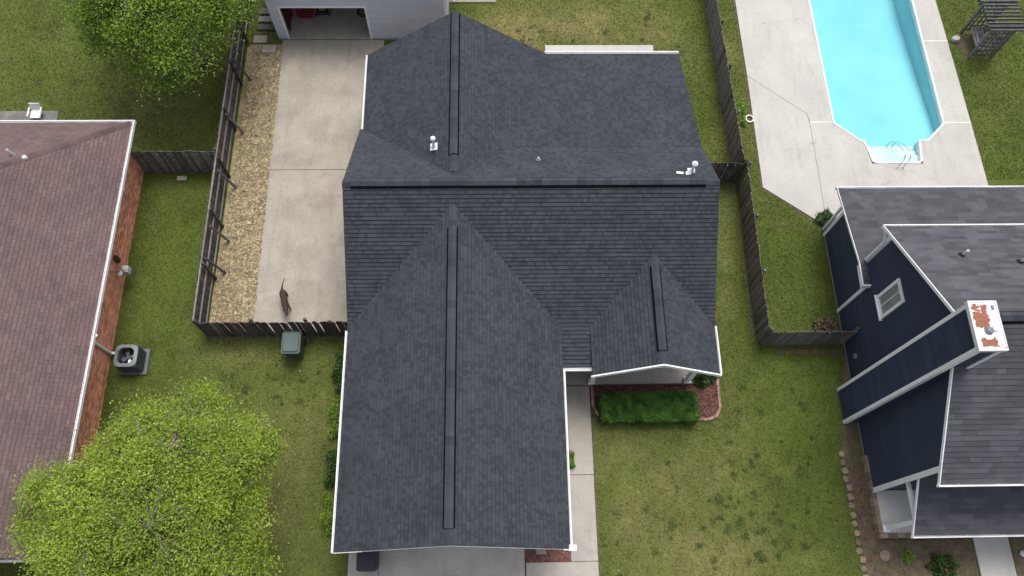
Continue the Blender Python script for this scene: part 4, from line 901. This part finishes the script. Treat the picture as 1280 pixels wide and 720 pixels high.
leaves(C, ht, .035, leafmat('hedge_leaf', (.03,.085,.006), (.10,.23,.02), .25), 'foliage', HG)
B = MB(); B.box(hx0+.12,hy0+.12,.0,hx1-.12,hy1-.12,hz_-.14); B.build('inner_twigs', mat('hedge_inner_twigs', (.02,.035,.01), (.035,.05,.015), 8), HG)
bush('round_shrub', 'dark round shrub at the right porch corner', 'shrub', 8.05,8.3,.5,.35,.6,1400,.05,MT['leaf_dark'])
bush('small_shrub', 'small bright green shrub against the wall beside the front path', 'shrub', 2.7,5.2,.25,.42,.45,700,.045,MT['leaf_mid'])
for i, (y, lb) in enumerate(((8.6,'dark green shrub at the west wall, nearest the driveway fence'),(6.9,'second dark green shrub at the west wall below the driveway fence'),(5.0,'dark green shrub at the middle of the long west wall'),(3.4,'dark green shrub at the west wall near the front driveway'))):
    bush('wall_shrub', lb, 'shrub', -5.62-.04*(i%2), y, .5, .9, .75, 1700, .05, MT['leaf_dark'] if i%2 == 0 else MT['leaf_mid'], 'shrubs along the west wall of the centre house')
bush('green_weed', 'bright green weed clump between the pool side fence and deck', 'weed', 11.0,20.4,.32,.65,.3,900,.05,MT['leaf_mid'])
bush('corner_shrub', 'small dark shrub at the rear corner of the navy house', 'shrub', 13.95,15.1,.35,.35,.5,700,.05,MT['leaf_dark'])
bush('dry_shrub', 'brown dry shrub at the end of the fence by the navy house', 'shrub', 13.2,10.25,.5,.45,.6,500,.05,MT['leaf_brown'],stems=24)
bush('twiggy_plant', 'thin dry twiggy plant behind the brick house', 'plant', -17.4,18.9,.7,.35,.5,90,.04,MT['leaf_brown'],stems=26)
bush('flowering_bush', 'low green bush with small red flowers in the soil bed', 'bush', 15.9,1.25,.5,.38,.4,1100,.05,MT['leaf_dark'],flowers=26)
bush('green_plant', 'tiny green plant left of the red flowered bush', 'plant', 14.75,1.6,.22,.2,.18,220,.045,MT['leaf_mid'])
C = []
WG = np.random.default_rng(31)
for (wx, wy, sx_, sy_, nn) in ((8.8,3.3,1.3,1.3,34),(9.6,2.2,.8,.8,14),(5.6,2.4,1.2,.9,8),(10.2,5.5,1,1.2,12),(-8.6,8.4,1.6,.7,16),(2.0,24.9,.5,.4,8),(12,7,.9,1.2,8),(-18,21.5,2,1.4,10),(7,25.4,1.4,.8,8)):
    for _ in range(nn):
        x, y = WG.normal(wx,sx_), WG.normal(wy,sy_); q = WG.uniform(.03,.11); k = int(WG.uniform(25,70)*q/.07); C.append(np.stack([WG.normal(x,q*WG.uniform(.6,1.3),k), WG.normal(y,q*WG.uniform(.6,1.3),k), WG.uniform(.02,.07,k)],1))
C = np.concatenate(C); okk = np.ones(len(C), bool)
for p_ in NOGRASS: okk &= ~inside(C[:,0], C[:,1], p_)
C = C[okk]; tag(leaves(C, rng.random(len(C)), .028, MT['weed'], 'weeds', None, 'stuff'), 'dark broad leaved weeds dotted through the lawns', 'weeds')

# edging of beds
def blob_mesh(name, sx, sy, sz, m, seed=0):
    g = np.random.default_rng(seed); B = MB(); B.lathe((0,0,0), [(.86,0),(1,.35),(.97,.8),(.8,1)], 10); B.v = [(p[0]*sx*g.uniform(.92,1.06), p[1]*sy*g.uniform(.92,1.06), p[2]*sz) for p in B.v]; return B.build(name, m, mesh_only=True)
ES = thing('stone_edging', 'row of tan round edging stones along the brown soil bed by the navy house', 'garden edging', (13.1,3,0))
sm = []
for i in range(4):
    B = MB(); g_ = [(p[0]*random.uniform(.93,1.05), p[1]*random.uniform(.93,1.05)) for p in [(q[0], q[1]) for q in [(.12,-.07),(.12,.07),(.075,.135),(-.075,.135),(-.12,.07),(-.12,-.07),(-.075,-.135),(.075,-.135)]]]
    k = len(g_); B.v = [(x, y, 0) for x, y in g_]+[(x, y, .075) for x, y in g_]+[(x*.8, y*.84, .1) for x, y in g_]
    for lv in (0, 1):
        for q in range(k): j = (q+1) % k; B.f.append((lv*k+q, lv*k+j, (lv+1)*k+j, (lv+1)*k+q)); B.t.append(.5)
    B.f.append(tuple(2*k+q for q in range(k))); B.t.append(.5); sm.append(B.build('edging_stone', MT['stone'], mesh_only=True))
k = 15
for i in range(k):
    y = 5.3-i*.315; x = 13.0+.13*(i/k)+random.uniform(-.02,.02); o = link('edging_stone', random.choice(sm), ES, local=True); o.location = (x-13.1+random.uniform(-.02,.02), y-3+random.uniform(-.03,.03), random.uniform(-.05,-.005)); o.rotation_euler = (random.gauss(0,.05),random.gauss(0,.05),random.uniform(-.5,.5)); o.scale = (random.uniform(.8,1.05),random.uniform(.75,1.05),1)
B = blob_mesh('stepping_stone', .2,.2,.06,MT['stone'],9); tag(link('stepping_stone', B), 'single round stepping stone in the soil bed', 'stone').location = (13.95,1.65,.015)
EB = thing('brick_edging', 'curved row of red edging bricks round the hedge bed', 'garden edging', (6,7,0))
bb = MB(); bb.box(-.1,-.05,0,.1,.05,.09); be = bb.build('edging_brick', MT['edgebrick'], mesh_only=True)
path = [(3.76,8.0),(3.76,7.2),(3.95,6.86),(4.3,6.66),(8.15,6.66),(8.45,6.78),(8.62,7.1),(8.64,8.4)]
P_ = [Vector(p) for p in path]
for a, b in zip(P_[:-1], P_[1:]):
    L_ = (b-a).length; k = max(1, round(L_/.215))
    for i in range(k):
        p = a.lerp(b, (i+.5)/k); d = b-a; o = link('edging_brick', be, EB, local=True); o.location = (p.x-6, p.y-7, random.uniform(0,.012)); o.rotation_euler.z = math.atan2(d.y,d.x)+random.gauss(0,.04)
B = MB(); B.box(-.2,-.1,0,.2,.1,.12); o = B.build('concrete_block', MT['paver'], bevel=.01); o.location = (-13.1,17.2,0); tag(o, 'single pale concrete block on the grass below the grey fence', 'block')
B = MB(); B.box(-.18,-.1,0,.18,.1,.1); o = B.build('concrete_block', MT['paver'], bevel=.01); o.location = (1.62,1.98,.03); tag(o, 'small pale splash block on the red mulch beside the front driveway', 'block')
pb = MB(); pb.box(-.3,-.2,0,.3,.2,.07); pm = pb.build('paver', MT['paver'], mesh_only=True)
for (x, y, lb) in ((-10.1,23.9,'flat pale paver lying nearest the garage corner at the straw bed'),(-10.55,24.45,'flat pale paver touching the long west fence by the garage')): o = link('paver', pm); o.location = (x,y,.03); tag(o, lb, 'paver')
for i, (y, lb) in enumerate(((25.0,'lowest weathered plank lying left of the garage'),(25.45,'middle weathered plank lying left of the garage'),(25.9,'top weathered plank lying left of the garage'))):
    B = MB(); B.box(-10.75,y,0,-9.85,y+.3,.09); tag(B.build('wood_plank', MT['wood_grey']), lb, 'plank')

# ================================================================== SMALL THINGS
# air conditioner
x0, x1, y0, y1 = -14.2, -13.4, 8.74, 9.56; cx, cy = (x0+x1)/2, (y0+y1)/2
AC = thing('air_conditioner', 'grey outdoor air conditioning unit on a pad beside the brick wall', 'air conditioner', (cx,cy,0))
B = MB(); B.box(x0-.1,y0-.1,0,x1+.12,y1+.1,.1); B.build('pad', MT['acgrey'], AC)
B = MB(); B.box(x0+.05,y0+.05,.1,x1-.05,y1-.05,.4); B.box(x0+.035,y0+.035,.4,x0+.045,y1-.035,.83); B.box(x1-.045,y0+.035,.4,x1-.035,y1-.035,.83); B.box(x0+.045,y0+.035,.4,x1-.045,y0+.045,.83); B.box(x0+.045,y1-.045,.4,x1-.045,y1-.035,.83); B.build('coil', MT['black'], AC)
lm = MB(); lm.box(-.012,-.03,.14,.012,.03,.84); lme = lm.build('louvre', MT['acgrey'], mesh_only=True)
pts = []
for i in range(13):
    q = (i+.5)/13; pts += [((x0+.03+(x1-x0-.06)*q, y0+.02), 0), ((x0+.03+(x1-x0-.06)*q, y1-.02), 0), ((x0+.02, y0+.03+(y1-y0-.06)*q), PI/2), ((x1-.02, y0+.03+(y1-y0-.06)*q), PI/2)]
for (p, a) in pts: o = link('louvre', lme, AC, local=True); o.location = (p[0]-cx, p[1]-cy, 0); o.rotation_euler.z = a
def rrect(hx, hy, r_, n=5):
    out = []
    for sx, sy, a0 in ((1,1,0),(-1,1,PI/2),(-1,-1,PI),(1,-1,1.5*PI)):
        for i in range(n+1): a = a0+PI/2*i/n; out.append((sx*(hx-r_)+r_*math.cos(a), sy*(hy-r_)+r_*math.sin(a)))
    return out
o_ = rrect(.42,.43,.22,9); B = MB(); k = len(o_); rin = [(.34*math.cos(math.atan2(p[1],p[0])), .34*math.sin(math.atan2(p[1],p[0]))) for p in o_]
for ring, z in ((o_, .84), (o_, .9), (rin, .93), (rin, .8)): B.v += [(cx+p[0], cy+p[1], z) for p in ring]
for lv in range(3):
    for i in range(k): j = (i+1) % k; B.f.append((lv*k+i, lv*k+j, (lv+1)*k+j, (lv+1)*k+i)); B.t.append(.5)
B.build('top_cover', MT['metal'], AC)
B = MB(); B.lathe((cx,cy,.68), [(.34,-.25),(.34,-.2)], 24); fo = B.build('fan_well', MT['black'], AC)
for i in range(4):
    a = i*PI/2+.4; B = MB(); e = Vector((math.cos(a), math.sin(a), 0)); q = Vector((-e.y, e.x, 0)); c0 = Vector((cx,cy,.62)); B.poly([c0+e*.05-q*.04, c0+e*.26-q*.09+Vector((0,0,.02)), c0+e*.26+q*.08-Vector((0,0,.03)), c0+e*.05+q*.04]); B.build('fan_blade', MT['acgrey'] if i != 3 else MT['pipe'], fo)
B = MB(); B.lathe((cx,cy,.6), [(.06,0),(.06,.09),(.03,.1)], 12); B.build('fan_motor', MT['acgrey'], fo)
for q in (.1,.17,.24):
    B = MB(); B.tube([(cx+q*math.cos(a), cy+q*math.sin(a), .935) for a in np.linspace(0,2*PI,21)], .004, 4, caps=False); B.build('guard_wire', MT['black'], AC)
# bins
def wheelie(name, label, x, y, w_, d_, h, mlid, mbody, rot=0.):
    T_ = thing(name, label, 'trash bin', (x,y,0)); T_.rotation_euler.z = 0
    B = MB(); tw, td = w_*.5-.02, d_*.5-.04; bw, bd = tw*.8, td*.75
    B.hexa([(x-bw,y-bd,.04),(x+bw,y-bd,.04),(x+bw,y+bd,.04),(x-bw,y+bd,.04),(x-tw,y-td,h-.1),(x+tw,y-td,h-.1),(x+tw,y+td,h-.1),(x-tw,y+td,h-.1)]); B.build('body', mbody, T_, bevel=.03)
    B = MB(); pr_ = rrect(w_/2, d_/2, .1, 4); B.prism([(x+p[0],y+p[1]) for p in pr_], h-.1, lambda X, Y: h-.055+.0*X); B.prism([(x+p[0]*.82,y+p[1]*.84) for p in pr_], h-.06, lambda X, Y: h-.0); B.build('lid', mlid, T_, bevel=.02)
    B = MB(); B.tube([(x-w_*.4,y+d_/2+.01,h-.06),(x-w_*.36,y+d_/2+.07,h-.05),(x+w_*.36,y+d_/2+.07,h-.05),(x+w_*.4,y+d_/2+.01,h-.06)], .018, 6); B.build('handle', mbody, T_)
    for s in (-1,1): B = MB(); B.tube([(x+s*(bw-.02),y+bd,.12),(x+s*(bw+.05),y+bd,.12)], .12, 14); B.build('wheel', MT['black'], T_)
    return T_
wheelie('wheelie_bin', 'dark green wheeled bin standing before the driveway fence', -7.64, 9.55, .72, .9, 1.12, MT['bingreen'], MT['bingreen'])
wheelie('wheelie_bin', 'black wheeled bin on the front driveway under the roof edge', -4.38, 1.85, .72, 1.0, 1.1, MT['binblack'], MT['binblack'])
# dog
D_ = thing('dog', 'brown dog standing on the back driveway with its tail stretched out', 'dog', (-8.15,11.4,.04))
hd = Vector((.27,-.96,0)).normalized(); sv = Vector((-hd.y, hd.x, 0)); o0 = Vector((-8.2,11.5,.04))
def dp(l, s, z): return tuple(o0+hd*l+sv*s+Vector((0,0,z))-D_.location)
vs = [(-.30,0,.50,.125),(-.12,0,.51,.135),(.10,0,.50,.14),(.28,0,.50,.13),(.40,0,.55,.085),(.52,0,.60,.085),(.62,0,.58,.055),(.73,0,.55,.035),
      (-.40,0,.52,.06),(-.52,.03,.54,.032),(-.68,.10,.56,.022),(-.86,.22,.56,.014)]
es = [(0,1),(1,2),(2,3),(3,4),(4,5),(5,6),(6,7),(0,8),(8,9),(9,10),(10,11)]
for s in (-1,1):
    k = len(vs); vs += [(.27,s*.09,.42,.06),(.26,s*.1,.22,.035),(.28,s*.1,.04,.026),(.33,s*.1,.02,.026)]; es += [(3,k),(k,k+1),(k+1,k+2),(k+2,k+3)]
    k = len(vs); vs += [(-.3,s*.09,.40,.08),(-.25,s*.1,.26,.045),(-.37,s*.1,.16,.028),(-.34,s*.1,.03,.026),(-.29,s*.1,.02,.026)]; es += [(0,k),(k,k+1),(k+1,k+2),(k+2,k+3),(k+3,k+4)]
me = bpy.data.meshes.new('body'); me.from_pydata([dp(*v[:3]) for v in vs], es, []); me.materials.append(MT['furbrown'])
bo = bpy.data.objects.new('body', me); col.objects.link(bo); bo.parent = D_
sk = bo.modifiers.new('skin', 'SKIN'); sk.use_smooth_shade = True
if not me.skin_vertices: 
    bpy.context.view_layer.objects.active = bo
for i, v in enumerate(vs): me.skin_vertices[0].data[i].radius = (v[3], v[3])
me.skin_vertices[0].data[0].use_root = True
bo.modifiers.new('sub', 'SUBSURF').render_levels = 2
for s in (-1,1):
    B = MB(); q = [Vector(dp(.47,s*.06,.65)), Vector(dp(.53,s*.08,.65)), Vector(dp(.47,s*.14,.58)), Vector(dp(.44,s*.11,.55))]; B.poly(q); B.poly([p-Vector((0,0,.015)) for p in q][::-1])
    o = B.build('ear', MT['furdark']); o.parent = D_
# bowl near fence
B = MB(); B.lathe((-6.45,10.62,.04), [(.12,0),(.14,.07),(.11,.07),(.09,.03)], 16); tag(B.build('dog_bowl', MT['furbrown']), 'small brown bowl on the driveway by the fence', 'bowl')
# arbor with bench
A_ = thing('garden_arbor', 'weathered grey wooden arbor bench on the lawn beyond the pool', 'arbor', (22.6,24.1,0))
for x in (22.05,23.1):
    for y in (23.42,24.85): B = MB(); B.box(x-.05,y-.05,0,x+.05,y+.05,2.05); B.build('post', MT['wood_arbor'], A_)
for y in (23.42,24.85): B = MB(); B.box(21.7,y-.11,1.98,23.45,y-.07,2.14); B.build('beam', MT['wood_arbor'], A_); B = MB(); B.box(21.7,y+.07,1.98,23.45,y+.11,2.14); B.build('beam', MT['wood_arbor'], A_)
for i in range(11): B = MB(); yy = 23.15+i*.2; B.box(21.72+random.uniform(-.05,.05),yy,2.14+random.uniform(0,.01),23.42+random.uniform(-.08,.08),yy+.045,2.24); B.build('roof_slat', MT['wood_arbor'], A_)
for y in (23.42,24.85):
    for i in range(6): B = MB(); B.box(22.15,y-.02,.25+i*.28,23.0,y+.02,.33+i*.28); B.build('side_slat', MT['wood_arbor'], A_)
    for i in range(4): B = MB(); B.box(22.2+i*.22,y-.045,.2,22.26+i*.22,y-.021,1.9); B.build('side_slat', MT['wood_arbor'], A_)
for i in range(4): B = MB(); B.box(22.2+i*.15,23.5,.45,22.32+i*.15,24.8,.48); B.build('seat_slat', MT['wood_arbor'], A_)
for i in range(7): B = MB(); B.box(22.95,23.55+i*.18,.5,22.98,23.65+i*.18,1.15); B.build('back_slat', MT['wood_arbor'], A_)
o = tag(link('rock', blob_mesh('rock', .2,.17,.22,MT['rock'],21)), 'pale rock on the grass between pool deck and arbor', 'rock'); o.location = (21.62,24.4,0)
# lantern by right walk
B = MB(); B.lathe((18.95,2.0-.35,.02), [(.1,0),(.12,.1),(.05,.2)], 12); tag(B.build('white_pot', MT['pipe']), 'small white pot in the soil bed right of the pale path', 'pot')
# patio seat behind brick house
t = thing('patio_chair', 'low white patio chair on the strip of paving behind the brick house', 'chair', (-19.7,20.2,.06))
B = MB(); B.box(-19.95,20.1,.25,-19.5,20.5,.28); B.build('seat', MT['pipe'], t, bevel=.01); B = MB(); B.hexa([(-19.95,20.5,.27),(-19.5,20.5,.27),(-19.5,20.53,.27),(-19.95,20.53,.27),(-19.95,20.62,.6),(-19.5,20.62,.6),(-19.5,20.65,.6),(-19.95,20.65,.6)]); B.build('backrest', MT['pipe'], t)
for x in (-19.98,-19.47): B = MB(); B.box(x-.03,20.1,.4,x+.03,20.55,.43); B.build('armrest', MT['pipe'], t)
for x in (-19.93,-19.52):
    for y in (20.13,20.48): B = MB(); B.tube([(x,y,.06),(x,y,.26)], .02, 6); B.build('leg', MT['pipe'], t)
bpy.context.view_layer.update()
